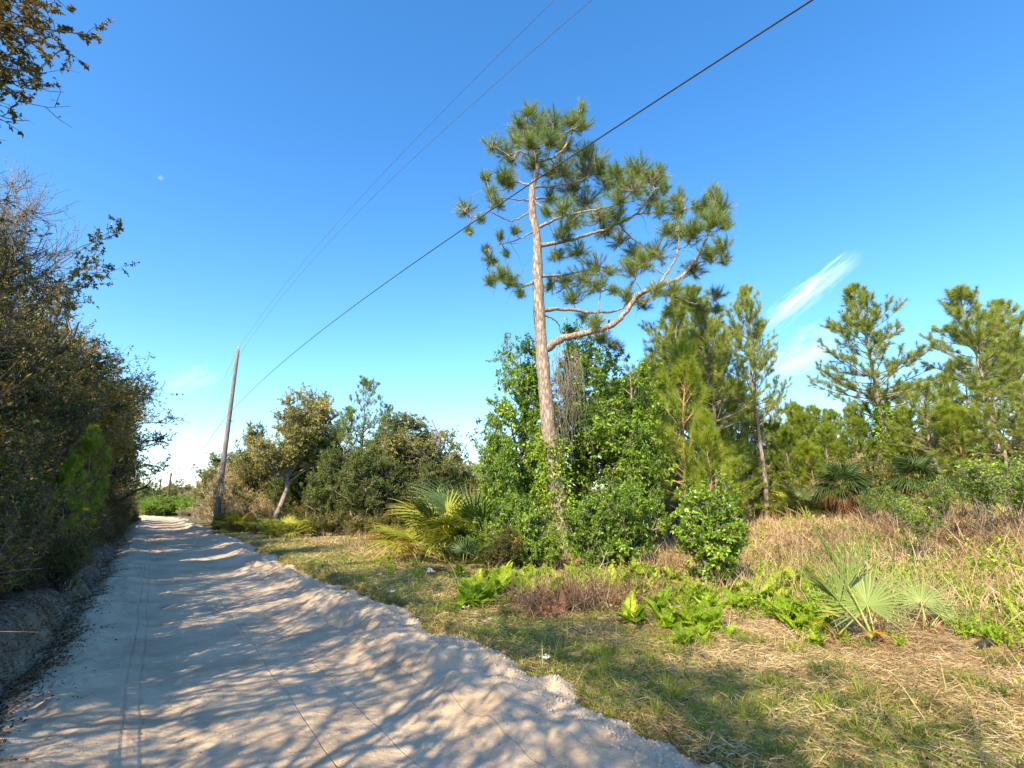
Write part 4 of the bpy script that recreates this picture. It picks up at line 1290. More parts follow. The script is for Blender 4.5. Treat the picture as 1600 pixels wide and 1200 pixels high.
# big clump: several plants growing together
for (px, py, Y, nf, sc, lab) in ((697, 840, 14.0, 17, 1.22, 'largest palmetto of the roadside clump, stiff yellow-green fans'), (662, 840, 13.9, 12, .98, 'palmetto on the left of the clump with two orange dying fans'), (728, 830, 14.3, 14, 1.35, 'dark palmetto on the right of the clump, against the leafy bushes'), (690, 825, 15.6, 9, 1.35, 'palmetto at the back of the roadside clump')):
    fr = []
    for k in range(nf):
        az = k * 2.4 + rf.random()
        el = rf.uniform(.45, 1.35)
        fr.append((('g' if px != 728 else 'd', rf.randrange(4)), az, el, rf.uniform(.9, 1.25), rf.uniform(-.4, .4)))
    if px == 662:
        fr.append((('y', 0), math.radians(185), .55, 1.25, .3)); fr.append((('y', 1), math.radians(-110), .6, 1.0, -.3)); fr.append((('g', 1), math.radians(170), .8, 1.3, 0))
    if px == 697:
        fr += [(('g', 3), math.radians(-80), .95, 1.2, 0), (('g', 2), math.radians(150), 1.0, 1.35, .2), (('y', 1), math.radians(-150), .3, .9, .4), (('g', 0), math.radians(100), 1.3, 1.25, 0)]
    palmetto('roadside_palmetto', spot(px, py, Y), fr, lab, sc, 'palmettos of the roadside clump')
# small round one before the bushes
fr = [(('d', k % 4), math.radians(-90 + (k - 3) * 36), .25 + .35 * (k % 3), .78, 0) for k in range(7)] + [(('d', 0), math.radians(90), 1.1, .8, 0), (('d', 1), math.radians(-60), 1.2, .8, 0)]
palmetto('small_palmetto', spot(722, 900, 11.6), fr, 'small dark star-shaped palmetto in front of the roadside clump', .78)
# foreground palmetto
bp_ = ground_hit(1372, 1006); bp_[2] = terr1(bp_[0], bp_[1])
frond_mesh(('f', 0), 'palm_near', 'petiole', wid=1.0, cut=.33, seed=530, L_=.84, pet=.40, nseg=34, span=2.3, droop=.04, cup=.05)
frond_mesh(('f', 1), 'palm_near', 'petiole', wid=1.0, cut=.33, seed=531, L_=.72, pet=.50, nseg=26, span=.8, droop=.02, cup=.9)
frond_mesh(('f', 2), 'palm_near', 'petiole', wid=.95, cut=.3, seed=532, L_=.50, pet=.30, nseg=32, span=2.4, droop=.1, cup=.05)
palmetto('near_palmetto', bp_, [(('f', 0), math.radians(75), 1.38, .92, .1), (('f', 1), math.radians(125), 1.32, 1.18, 1.2), (('f', 1), math.radians(150), 1.0, .95, 1.1)],
         'nearest palmetto, with open grey-green fans standing in dry grass', 1.0)
b2 = ground_hit(1450, 985); b2[2] = terr1(b2[0], b2[1])
palmetto('near_palmetto', b2, [(('f', 2), math.radians(60), 1.25, 1.0, .0), (('f', 2), math.radians(10), .7, .8, .6)], 'small pale palmetto fan right of the nearest palmetto', 1.0)
b3 = ground_hit(1318, 1005); b3[2] = terr1(b3[0], b3[1])
palmetto('dying_palmetto', b3, [(('y', 0), math.radians(-60), .5, .38, 0), (('y', 1), math.radians(200), .7, .35, 0), (('g', 0), math.radians(90), 1.2, .36, 0)], 'tiny palmetto with orange withered leaves left of the nearest palmetto', 1.0)
# dark cabbage palmettos at the back
for px, py, Y, h, lab in ((1322, 790, 17.3, .95, 'dark shaggy palmetto with brown skirt left of the vine-clad pine'), (1440, 770, 17.0, .95, 'broad dark palmetto right of the vine-clad pine'), (1480, 770, 21, .9, 'dark palmetto behind the saplings near the right')):
    fr = [(('s', k % 2), k * 2.4, rf.uniform(-.1, 1.5), rf.uniform(.85, 1.2), rf.uniform(-.3, .3)) for k in range(40)]
    fr += [(('b', k % 2), k * .8, -.35 - .3 * (k % 2), .8, 0) for k in range(9)]
    p = spot(px, py, Y); p[2] += .95
    root = palmetto('dark_palmetto', p, fr, lab, .95 * h / .95, 'dark palmettos at the back of the clearing', False)
    mb = MB(); tubes(mb, np.array([[0, 0, -1.2], [0, 0, -.5], [0, 0, .1]]), np.array([.17, .16, .13]), 9)
    r = np.random.default_rng(int(px))
    a = r.random(160) * 6.28
    blades(mb, np.stack([np.cos(a) * .12, np.sin(a) * .12, r.uniform(-.7, .15, 160)], 1), np.stack([np.cos(a), np.sin(a), r.uniform(-.8, .3, 160)], 1), .38, .05, r.random(160), r, 1.2)
    link('trunk', mb.mesh('palmetto_trunk', M['brown_leaf']), root)
for px, py, Y, lab in ((432, 815, 25, 'bright low palmetto at the foot of the leaning oak'), (455, 815, 24.5, 'low palmetto beside the leaning oak, further right'), (1235, 770, 20, 'palmetto in the scrub right of the thin straight pine'), (1200, 765, 22, 'palmetto half hidden behind the thin straight pine'),
                       (1415, 765, 18, 'light green palmetto fans between the dark palmettos'), (370, 800, 30, 'small palmetto right of the utility pole'), (1262, 800, 19, 'green palmetto at the edge of the scrub left of the dark palmetto')):
    fr = [(('g' if px != 1262 else 'd', rf.randrange(4)), k * 2.4, rf.uniform(.3, 1.3), rf.uniform(.8, 1.1), rf.uniform(-.3, .3)) for k in range(12)]
    palmetto('scrub_palmetto', spot(px, py, Y), fr, lab, 1.0, 'palmettos in the scrub')


# ---------- ferns and small green plants
def fern_mesh(seed, nf=7, L_=.55):
    r = np.random.default_rng(seed)
    mb = MB(); st = MB()
    for k in range(nf):
        az = k * 2.4 + r.random()
        el = r.uniform(.75, 1.4)
        d = np.array([[math.cos(az) * math.cos(el), math.sin(az) * math.cos(el), math.sin(el)]])
        P = walk(np.array([[0, 0, 0.]]) + r.normal(size=(1, 3)) * .03, d, L_ * r.uniform(.6, 1.1), 9, r, .05, -.10)
        tubes(st, P, np.linspace(.004, .0015, 9)[None], 3)
        u = np.linspace(.25, .98, 15)
        pp, tt2 = sample(np.repeat(P, 15, 0), u)
        s = nrm(np.cross(tt2, np.array([0, 0, 1.])))
        wl = L_ * .27 * (1 - (u - .25) / .8) ** .8 + .012
        tn = .5 + r.normal() * .15
        for sg in (-1, 1):
            D = nrm(s * sg + tt2 * .45 + np.array([0, 0, .1]))
            # sub-leaflets on each pinna
            q = 5
            f = np.linspace(.1, 1, q)
            PP = (pp[:, None] + D[:, None] * (wl[:, None] * f)[..., None]).reshape(-1, 3)
            tl = np.repeat(tt2, q, 0)
            wv_ = np.repeat(wl, q) * np.tile(1 - f * .75, 15) * .55 + .006
            for s2 in (-1, 1):
                leaves(mb, PP, nrm(tl * s2 + np.repeat(D, q, 0) * .7), wv_, wv_ * .55, tn + r.normal() * .05, r, 0, .1)
    return st.mesh('fern_stems', M['petiole']), mb.mesh('fern_fronds', M['fern'])


FERN = [fern_mesh(600 + i) for i in range(4)]


def herb_mesh(seed, mat):
    r = np.random.default_rng(seed)
    mb, st = MB(), MB()
    n = 9
    a = r.random(n) * 6.28
    d = np.stack([np.cos(a) * .5, np.sin(a) * .5, np.ones(n)], 1)
    P = walk(r.normal(size=(n, 3)) * np.array([.07, .07, 0]), d, r.uniform(.15, .42, n), 6, r, .15, .1)
    tubes(st, P, np.linspace(.004, .002, 6)[None] * np.ones((n, 1)), 3)
    m = 150
    q = r.integers(0, n, m)
    pp, t2 = sample(P[q], r.uniform(.3, 1, m))
    leaves(mb, pp, nrm(r.normal(size=(m, 3)) + t2 * .3), r.uniform(.035, .075, m), r.uniform(.022, .04, m), np.clip(.5 + r.normal(size=m) * .2, 0, 1), r, .1)
    return st.mesh('herb_stems', M['petiole']), mb.mesh('herb_leaves', M[mat])


HERB = [herb_mesh(620 + i, 'fern' if i % 2 else 'bright') for i in range(4)]

fern_zones = [  # pixel centre, spread x, spread y, count
    (770, 918, 60, 16, 26), (880, 915, 80, 10, 26), (985, 905, 50, 14, 20), (1060, 925, 60, 14, 26), (1190, 940, 70, 14, 30), (1260, 985, 34, 18, 15),
    (1075, 975, 45, 22, 18), (990, 975, 18, 8, 3), (1080, 1010, 14, 6, 3), (1570, 960, 30, 30, 8), (560, 878, 18, 5, 3), (1230, 915, 60, 10, 14), (740, 940, 40, 12, 10)]
rz_ = random.Random(5)
ZF = ['before the bushes left of the tall pine', 'at the foot of the bushes under the tall pine', 'under the broad leafy tree right of the tall pine', 'between the leafy tree and the glossy bush', 'right of the glossy bush',
      'in the grass left of the nearest palmetto', 'in the grass below the glossy bush', 'beside the dead brush', 'standing alone in the mown grass', 'near the right edge of the photo', 'on the verge near the road edge', 'just right of the glossy bush foot', 'spilling onto the shaded verge']
for zi, (cx, cy, sx, sy, n) in enumerate(fern_zones):
    for k in range(n):
        p = ground_hit(cx + rz_.gauss(0, sx * .75), cy + rz_.gauss(0, sy * .85))
        if p[1] > 13.2: continue
        p[2] = terr1(p[0], p[1]) - .01
        s = rz_.uniform(.4, .8) * (1 if p[1] > 7 else .75)
        V = FERN[rz_.randrange(4)]
        plant('fern', V, p, rz_.uniform(0, 6.28), s, 'yellow-green fern ' + ZF[zi], 'fern', 'ferns ' + ZF[zi], 'foliage', 'stem')
herb_zones = [(1290, 940, 90, 40, 34), (1500, 900, 80, 40, 30), (1200, 900, 60, 20, 14), (1560, 980, 40, 40, 20), (1440, 860, 60, 15, 14), (620, 895, 50, 18, 12), (1090, 940, 90, 30, 18), (540, 930, 20, 10, 3), (1260, 960, 50, 25, 20), (1330, 860, 60, 15, 14), (900, 905, 60, 10, 10)]
ZH = ['left of the nearest palmetto', 'on the slope behind the small palmetto fan', 'between the glossy bush and the palmetto', 'by the dark hole', 'round the pale-stemmed sapling', 'below the roadside palmetto clump', 'in front of the glossy bush', 'on the road edge',
      'close beside the nearest palmetto', 'in the straw behind the nearest palmetto', 'under the green bushes']
for zi, (cx, cy, sx, sy, n) in enumerate(herb_zones):
    n = int(n * .7)
    for k in range(n):
        p = ground_hit(cx + rz_.gauss(0, sx * .7), cy + rz_.gauss(0, sy * .7))
        if p[1] > 20: continue
        p[2] = terr1(p[0], p[1]) - .01
        s = rz_.uniform(.45, 1.05) * (1 if p[1] > 7 else .7)
        plant('weed', HERB[rz_.randrange(4)], p, rz_.uniform(0, 6.28), s, 'low leafy green weed ' + ZH[zi], 'weed', 'weeds ' + ZH[zi], 'foliage', 'stem')


# ---------- grass, straw and litter: uncountable ground cover
def scatter(n, r, rmin=2.2, rmax=30, amin=-52, amax=52, p=1.0):
    """points round the eye, denser near it"""
    u = r.random(n)
    rad = rmin * (rmax / rmin) ** (u ** p)
    an = np.radians(r.uniform(amin, amax, n))
    return rad * np.sin(an), rad * np.cos(an), rad


def on_verge(x, y, r, ragged=.25):
    a, t = to_at(x, y)
    e = edge_r(t) + .06 + ragged * (fbm(a * 3, t * 3, 71, 3) + .1) * 2
    k = a > e
    k &= SANDPATH(x, y) < .35 + .2 * r.random(len(x))
    return k, a, t


rg = np.random.default_rng(900)
# matted straw
x, y, rad = scatter(430000, rg, 2.3, 30)
k, a, t = on_verge(x, y, rg)
dens = np.where(a < 4.6 + 3 * fbm(a * .5, t * .5, 44, 3), .42, 1.0) * np.clip(.75 + 1.6 * fbm(x * 1.2, y * 1.2, 45, 3), .25, 1)
k &= rg.random(len(x)) < np.maximum(dens, .55 * (a > 5.0))
x, y, rad, a, t = x[k], y[k], rad[k], a[k], t[k]
n = len(x)
az = rg.random(n) * 6.28
el = np.abs(rg.normal(size=n)) * .28 + .02
D = np.stack([np.cos(az) * np.cos(el), np.sin(az) * np.cos(el), np.sin(el)], 1)
P = np.stack([x, y, terr(x, y) + rg.random(n) * .035], 1)
tn = np.clip(.52 + .9 * fbm(x * 1.6, y * 1.6, 46, 4) + rg.normal(size=n) * .2, 0, 1)
mb = MB()
blades(mb, P, D, rg.uniform(.03, .12, n) * (1 + rad * .03), .0026 + rad * .0006, tn, rg, .12)
# taller standing straw and grass stalks on the slope
x, y, rad = scatter(120000, rg, 5, 34)
k, a, t = on_verge(x, y, rg)
zone = sstep(7.6, 9.5, a + 4 * fbm(x * .35, y * .35, 47, 3)) + 1.0 * np.exp(-(((a - 8.0) / 1.8) ** 2 + ((t - 18.5) / 4.5) ** 2)) + .8 * (np.exp(-((x - 1.2) / 1.6) ** 2 - ((y - 9.3) / .8) ** 2))
zone = zone * 1.0
k &= rg.random(len(x)) < np.clip(zone, .015, 1) * .8
x, y, rad = x[k], y[k], rad[k]
n = len(x)
D = nrm(np.stack([rg.normal(size=n) * .45, rg.normal(size=n) * .45, np.ones(n)], 1))
hgt_ = rg.uniform(.12, .42, n) * (.6 + rg.random(n) ** 3 * 1.4)
tn = np.clip(.55 + .7 * fbm(x * 1.1, y * 1.1, 48, 3) + rg.normal(size=n) * .2, 0, 1)
blades(mb, np.stack([x, y, terr(x, y)], 1), D, hgt_, .004 + rad * .0006, tn, rg, .35)
tag(link('dry_grass', mb.mesh('dry_grass', M['straw'])), 'matted straw-coloured dry grass covering the verge and the slope', 'dry grass', kind='stuff')

# green grass
x, y, rad = scatter(300000, rg, 2.3, 40)
k, a, t = on_verge(x, y, rg, .2)
gz = np.clip(sstep(7.4, 4.6, a + 2.6 * fbm(a * .5, t * .5, 44, 3)), 0, 1) * np.clip(.55 + 2.2 * fbm(x * 1.5, y * 1.5, 49, 3), .05, 1)
gz = np.maximum(gz, .16 * (fbm(x * .8, y * .8, 50, 3) > .02))
gz = gz * np.where(x > 1.0, .62, 1.0)
k &= rg.random(len(x)) < gz
x, y, rad, a, t = x[k], y[k], rad[k], a[k], t[k]
n = len(x)
D = nrm(np.stack([rg.normal(size=n) * .7, rg.normal(size=n) * .7, np.ones(n)], 1))
tn = np.clip(.48 + .8 * fbm(x * .8, y * .8, 53, 3) + rg.normal(size=n) * .2, 0, 1)
mb = MB()
blades(mb, np.stack([x, y, terr(x, y)], 1), D, rg.uniform(.025, .085, n) * (1 + rad * .02), .0035 + rad * .0006, tn, rg, .5)
# grass and roots hanging over the torn road edge
n = 26000
t = np.exp(rg.uniform(math.log(2.5), math.log(40), n)); a = edge_r(t) + .20 + np.abs(rg.normal(size=n)) * .16 - .22 * (fbm(t * 2.2, t * 0, 73, 3) + .3)
x, y = to_xy(a, t)
D = nrm(np.stack([-RN[0] * .5 + rg.normal(size=n) * .6, -RN[1] * .5 + rg.normal(size=n) * .6, np.full(n, .7)], 1))
P_e = np.stack([x, y, np.maximum(terr(x, y), -.1)], 1)
kk = rg.random(n) < .55
blades(mb, P_e[kk], D[kk], rg.uniform(.03, .11, kk.sum()), .004 + .0006 * t[kk], np.clip(.5 + rg.normal(size=kk.sum()) * .2, 0, 1), rg, 1.0)
edge_P, edge_D, edge_t = P_e[~kk], D[~kk], t[~kk]
# scattered taller tufts
c = 420
cx, cy, cr = scatter(c, rg, 2.6, 24)
k, a, t = on_verge(cx, cy, rg, 0)
cx, cy, cr = cx[k], cy[k], cr[k]
m = 46
x = np.repeat(cx, m) + rg.normal(size=len(cx) * m) * .05; y = np.repeat(cy, m) + rg.normal(size=len(cx) * m) * .05
n = len(x)
D = nrm(np.stack([(x - np.repeat(cx, m)) * 9 + rg.normal(size=n) * .2, (y - np.repeat(cy, m)) * 9 + rg.normal(size=n) * .2, np.ones(n)], 1))
blades(mb, np.stack([x, y, terr(x, y)], 1), D, rg.uniform(.06, .2, n), .004 + np.repeat(cr, m) * .0005, np.repeat(np.clip(.45 + rg.normal(size=len(cx)) * .18, 0, 1), m), rg, .7)
tag(link('green_grass', mb.mesh('green_grass', M['grass'])), 'short green grass on the verge beside the sand road', 'grass', kind='stuff')

mb = MB()
blades(mb, edge_P, edge_D, rg.uniform(.04, .14, len(edge_P)), .003 + .0006 * edge_t, np.clip(.4 + rg.normal(size=len(edge_P)) * .25, 0, 1), rg, 1.2)
tag(link('dry_roots', mb.mesh('dry_roots', M['straw'])), 'dry grass and rootlets hanging over the torn right edge of the sand', 'dry grass', kind='stuff')

# low green ground cover vines among the ferns
x, y, rad = scatter(120000, rg, 5.5, 26)
k, a, t = on_verge(x, y, rg)
zz = np.clip(fbm(x * .9, y * .9, 58, 4) * 3.4 + .12, 0, 1) * sstep(5.4, 7.5, a) + .9 * np.exp(-((x - 5.2) / 4.2) ** 2 - ((y - 9.2) / 1.1) ** 2) * (fbm(x * 2, y * 2, 59, 3) > -.03)
k &= rg.random(len(x)) < zz
x, y, rad = x[k], y[k], rad[k]; n = len(x)
mb = MB()
P = np.stack([x, y, terr(x, y) + rg.random(n) ** 2 * .22], 1)
leaves(mb, P, rg.normal(size=(n, 3)) + np.array([0, 0, .3]), .03 + rad * .0032, .018 + rad * .002, np.clip(.5 + fbm(x, y, 60, 3) + rg.normal(size=n) * .2, 0, 1), rg, 0)
tag(link('ground_cover', mb.mesh('ground_cover', M['fern'])), 'creeping bright green ground cover among the dry grass', 'ground cover', kind='stuff')

# reddish dry brush in front of the ferns and on the slope
mb = MB()
cen = []
for cx, cy, sx, sy, n_ in ((915, 945, 60, 12, 60), (1000, 940, 40, 10, 20), (1500, 850, 60, 12, 50), (1350, 830, 80, 14, 50), (600, 850, 50, 8, 30), (1040, 890, 40, 10, 16), (840, 950, 30, 8, 14), (1250, 870, 70, 20, 40), (1420, 800, 90, 14, 50), (1560, 830, 50, 20, 30)):
    for _ in range(n_):
        cen.append(ground_hit(cx + rg.normal() * sx * .7, cy + rg.normal() * sy * .7))
cen = np.array(cen); cen = cen[cen[:, 1] < 26]
q = np.repeat(np.arange(len(cen)), 16)
n = len(q)
P0 = cen[q] + rg.normal(size=(n, 3)) * np.array([.16, .16, 0]); P0[:, 2] = terr(P0[:, 0], P0[:, 1])
W_ = walk(P0, nrm(np.stack([rg.normal(size=n) * .8, rg.normal(size=n) * .8, np.ones(n) * .9], 1)), rg.uniform(.2, .65, n), 6, rg, .3, -.12)
tubes(mb, W_, np.linspace(.0042, .002, 6)[None] * (1 + cen[q][:, 1:2] * .06), 3, np.clip(.35 + rg.normal(size=n) * .25, 0, 1))
tag(link('dry_brush', mb.mesh('dry_brush', M['brush'])), 'tangled reddish-brown dead brush at the edge of the ferns', 'dead brush', kind='stuff')

# leaf litter: left bank, gutter and road edge, sprinkled on the sand
mb = MB()
n = 60000
t = np.exp(rg.uniform(math.log(1.2), math.log(45), n)); a = -1.35 + rg.normal(size=n) * .40
keep = rg.random(n) < np.clip(.35 + 2 * fbm(a * 2, t * 2, 66, 3) + .8 * np.exp(-((a + .85) / .2) ** 2), 0.03, 1)
a, t = a[keep], t[keep]
x, y = to_xy(a, t)
z = np.maximum(terr(x, y), np.where(a > -1.3, road_z(a, t) - .12 * sstep(-edge_l(t) - .12, -edge_l(t) + .3, -a), -9))
n = len(x)
leaves(mb, np.stack([x, y, z + .004 + rg.random(n) * .012], 1), np.stack([rg.normal(size=n), rg.normal(size=n), rg.normal(size=n) * .25], 1), rg.uniform(.012, .04, n), rg.uniform(.007, .018, n), rg.random(n) ** 1.3, rg, 0)
n = 900
a = rg.uniform(-.6, 3.2, n); t = np.exp(rg.uniform(math.log(2), math.log(25), n))
x, y = to_xy(a, t)
leaves(mb, np.stack([x, y, road_z(a, t) + .004], 1), np.stack([rg.normal(size=n), rg.normal(size=n), rg.normal(size=n) * .2], 1), rg.uniform(.006, .022, n), rg.uniform(.004, .010, n), rg.random(n) * .6, rg, 0)
n = 26000
t = np.exp(rg.uniform(math.log(2), math.log(34), n)); a = edge_l(t) - .16 + rg.normal(size=n) * .13
keep = rg.random(n) < np.clip(.55 + 1.6 * fbm(a * 2, t * 1.2, 67, 3), .05, 1)
a, t = a[keep], t[keep]; n = len(a)
x, y = to_xy(a, t)
z = np.maximum(terr(x, y), road_z(a, t) - .12 * sstep(-edge_l(t) - .12, -edge_l(t) + .3, -a))
leaves(mb, np.stack([x, y, z + .004 + rg.random(n) * .02], 1), np.stack([rg.normal(size=n), rg.normal(size=n), rg.normal(size=n) * .35], 1), rg.uniform(.02, .055, n), rg.uniform(.010, .022, n), rg.random(n) * .75, rg, 0)
x, y, rad = scatter(7000, rg, 2.5, 14)
k, a, t = on_verge(x, y, rg)
x, y = x[k], y[k]; n = len(x)
leaves(mb, np.stack([x, y, terr(x, y) + .03], 1), np.stack([rg.normal(size=n), rg.normal(size=n), rg.normal(size=n) * .3], 1), rg.uniform(.02, .055, n), rg.uniform(.012, .03, n), rg.random(n), rg, 0)
tag(link('leaf_litter', mb.mesh('leaf_litter', M['brown_leaf'])), 'fallen brown leaves along the left bank and sprinkled on the sand', 'leaf litter', kind='stuff')

# thin dead twigs in the thicket, roots on the bank
mb = MB()
n = 1700
t = np.exp(rg.uniform(math.log(2.5), math.log(40), n)); a = -1.65 - rg.random(n) ** 1.3 * 1.0
x, y = to_xy(a, t)
W_ = walk(np.stack([x, y, terr(x, y)], 1), np.stack([rg.normal(size=n) * .6, rg.normal(size=n) * .6, np.ones(n) * 1.3], 1), rg.uniform(.3, 1.5, n), 8, rg, .22, -.06)
tubes(mb, W_, np.linspace(.006, .002, 8)[None] * rg.uniform(.6, 1.6, (n, 1)), 3, np.clip(.3 + rg.normal(size=n) * .25, 0, 1))
tag(link('dead_twigs', mb.mesh('dead_twigs', M['brush'])), 'thin dead twigs tangled along the foot of the left thicket', 'twigs', kind='stuff')

# crumbs of sand and soil on the road and its torn right edge
mb = MB()
n = 5200
t = np.exp(rg.uniform(math.log(2), math.log(30), n))
a = np.where(rg.random(n) < .6, edge_r(t) + rg.normal(size=n) * .14 + .05, rg.uniform(-.7, 3, n))
x, y = to_xy(a, t)
z = np.maximum(terr(x, y), road_z(a, t) - .25 * sstep(edge_r(t) + .15, edge_r(t) + .6, a))
sz = rg.uniform(.003, .013, n) * np.where(a > 2.6, 1.7, 1) * (1 + t * .02)
oct_ = np.array([[1, 0, 0], [0, 1, 0], [-1, 0, 0], [0, -1, 0], [0, 0, .7], [0, 0, -.7]])
V = oct_[None] * sz[:, None, None] * rg.uniform(.6, 1.3, (n, 6, 1)) + np.stack([x, y, z], 1)[:, None]
f = np.array([[0, 1, 4], [1, 2, 4], [2, 3, 4], [3, 0, 4], [1, 0, 5], [2, 1, 5], [3, 2, 5], [0, 3, 5]])
mb.add(V.reshape(-1, 3), (np.arange(n)[:, None, None] * 6 + f[None]).reshape(-1, 3))
M['clod'] = plain_mat('sandy_clods', (.48, .39, .29), .95, 0, .35, 12)
tag(link('sand_crumbs', mb.mesh('sand_crumbs', M['clod'])), 'small clods of sandy soil crumbled along the torn road edge', 'clods', kind='stuff')


# ---------- utility poles and wires
def along(a0, t0, a1, t1, s):
    return a0 + (a1 - a0) * s, t0 + (t1 - t0) * s


pole_xy = spot(336, 824, 34.0)


def utility_pole(loc, H, r0, r1, label, lean=(0, 0), wood='pole'):
    root = empty('utility_pole', loc)
    tag(root, label, 'utility pole', 'wooden utility poles along the road')
    mb = MB()
    K = 14
    z = np.linspace(-.4, H, K)
    P = np.stack([z * lean[0], z * lean[1], z], 1)
    P = np.vstack([P, P[-1:] + [[0, 0, .015]]])
    tubes(mb, P, np.r_[np.linspace(r0, r1, K), .001], 14)
    link('shaft', mb.mesh('pole_shaft', M[wood], smooth=False), root)
    mb = MB()
    top = P[-1]
    # through-bolted ridge pin with its insulator
    tubes(mb, np.array([top + [0, -.02, -.35], top + [.03, -.02, -.1], top + [.04, -.02, .12]]), np.array([.014, .014, .012]), 6)
    link('ridge_pin', mb.mesh('ridge_pin', M['metal']), root)
    mb = MB()
    prof = [(.012, 0), (.05, .0), (.055, .03), (.035, .05), (.05, .07), (.045, .10), (.025, .12), (.035, .15), (.002, .17)]
    tubes(mb, np.array([top + [.04, -.02, .08 + h_] for _, h_ in prof]), np.array([q for q, _ in prof]), 10)
    link('insulator', mb.mesh('insulator', M['porcelain'], smooth=True), root)
    mb = MB()
    c = np.array([H * .585 * lean[0], H * .585 * lean[1], H * .585])
    tubes(mb, np.array([c + [-.20, 0, 0], c + [.0, 0, .0], c + [.22, 0, 0]]), np.array([.014, .014, .014]), 6)
    tubes(mb, np.array([c + [.2, -.10, 0], c + [.2, 0, .0], c + [.2, .10, 0]]), np.array([.03, .04, .03]), 6)
    link('cable_clamp', mb.mesh('cable_clamp', M['metal']), root)
    return root, P


POLE_H = at(368, 547, 34.0)[2] - pole_xy[2]
pr, pp_ = utility_pole(pole_xy, POLE_H, .19, .115, 'tall weathered wooden pole on the right edge of the sand road')
fp = spot(260, 790, 98)
fpH = hgt(261, 739, 98)
fr_, fpp = utility_pole(fp, fpH, .22, .14, 'distant wooden pole beyond the bend of the road', wood='bark_dark')  # darker bark on the far poles puts their shade into the colour
fp2 = spot(247, 780, 125)
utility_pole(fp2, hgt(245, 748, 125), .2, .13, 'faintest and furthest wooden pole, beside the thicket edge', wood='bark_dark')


def wire_through(name, pix, p_end, rad, mat, label, group, ext=14.0):
    """fits a sagging wire in the vertical plane over the verge through sight lines"""
    a0, t0 = to_at(np.array([p_end[0]]), np.array([p_end[1]])); a0, t0 = float(a0[0]), float(t0[0])
    sl = .045
    ts_, zs_ = [t0], [p_end[2]]
    for px, py in pix:
        v = pixdir(px, py)
        A = v[0] * RN[0] + v[1] * RN[1]; Tt = v[0] * RD[0] + v[1] * RD[1]
        k = (a0 + sl * t0) / (A + sl * Tt)
        ts_.append(Tt * k); zs_.append(EYE + v[2] * k)
    co = np.polyfit(ts_, zs_, 2 if len(ts_) > 2 else 1, w=[4] + [1] * len(pix))
    T = np.linspace(t0, min(ts_) - ext, 40)
    Z = np.polyval(co, T) + (p_end[2] - np.polyval(co, t0)) * np.linspace(1, 0, 40)
    A = a0 + sl * (t0 - T)
    X, Y = A * RN[0] + T * RD[0], A * RN[1] + T * RD[1]
    P = np.stack([X, Y, Z], 1)
    b = P[0].copy()
    mb = MB(); tubes(mb, P - b, np.full(40, rad), 6)
    o = link(name, mb.mesh(name, M[mat])); o.location = b
    tag(o, label, 'wire', group)
    return o


GW = 'overhead wires strung along the road'
ptop = pole_xy + np.array([.04, -.02, POLE_H + .12])
clampP = at(351, 654, 34.0)
wire_through('overhead_cable', [(1305, 0), (1050, 137), (895, 230), (752, 335), (500, 522)], clampP, .0115, 'cable', 'thick dark cable running from mid-pole to the upper right', GW)
wire_through('overhead_wire', [(917, 0), (700, 205), (520, 370)], ptop + np.array([.2, 0, -.35]), .0065, 'wire', 'lower of the two thin wires crossing the open sky', GW)
wire_through('overhead_wire', [(868, 0), (640, 225), (450, 440)], ptop, .006, 'wire', 'upper of the two thin wires crossing the open sky', GW)


def span(name, p, q, sag, rad, mat, label):
    u = np.linspace(0, 1, 24)[:, None]
    P = p + (q - p) * u + np.array([0, 0, -1.0]) * sag * 4 * u * (1 - u)
    mb = MB(); tubes(mb, P - p, np.full(24, rad), 5)
    o = link(name, mb.mesh(name, M[mat])); o.location = p
    tag(o, label, 'wire', GW)


fpt = fp + np.array([0, 0, fpH])
span('overhead_cable', clampP, fpt - np.array([0, 0, 3.0]), .5, .018, 'cable', 'thick cable running from the near pole down to the distant pole')
span('overhead_wire', ptop, fpt + np.array([.04, 0, .1]), 1.0, .008, 'wire', 'left thin wire between the near pole and the distant pole')
span('overhead_wire', ptop + np.array([.2, 0, -.35]), fpt + np.array([.3, 0, -.3]), 1.3, .008, 'wire', 'right thin wire between the near pole and the distant pole')


# ---------- litter, stump, sticks
def crumple(name, px, py, sx, sy, seed, label):
    r = np.random.default_rng(seed)
    p = ground_hit(px, py); p[2] = terr1(p[0], p[1]) + .03
    n = 9
    u, v = np.meshgrid(np.linspace(-1, 1, n), np.linspace(-1, 1, n))
    Z = r.random((n, n)) * .05 * sx / .12 + .02
    th = u * 1.1
    V = np.stack([np.sin(th) * sx + r.normal(size=u.shape) * .008, v * sy + r.normal(size=u.shape) * .008, Z + (1 - np.cos(th)) * sx * .6], -1)
    i = np.arange(n * n).reshape(n, n)
    F = np.stack([i[:-1, :-1], i[:-1, 1:], i[1:, 1:], i[1:, :-1]], -1).reshape(-1, 4)
    mb = MB(); mb.add(V, F)
    o = link(name, mb.mesh(name, M['paper'])); o.location = tuple(p)
    o.rotation_euler = (r.normal() * .2, r.normal() * .2, r.random() * 3)
    so_ = o.modifiers.new('thickness', 'SOLIDIFY'); so_.thickness = .002
    tag(o, label, 'litter', 'white litter on the verge')


crumple('crumpled_paper', 672, 898, .09, .07, 1, 'largest crumpled white paper, lying left of the small palmetto')
crumple('crumpled_paper', 851, 1038, .05, .035, 2, 'flat scrap of white paper in the shaded grass')
crumple('crumpled_paper', 611, 933, .05, .04, 3, 'small white scrap on the verge near the road edge')
crumple('crumpled_paper', 728, 957, .04, .03, 4, 'small grey-white scrap in the shaded verge behind the flat one')

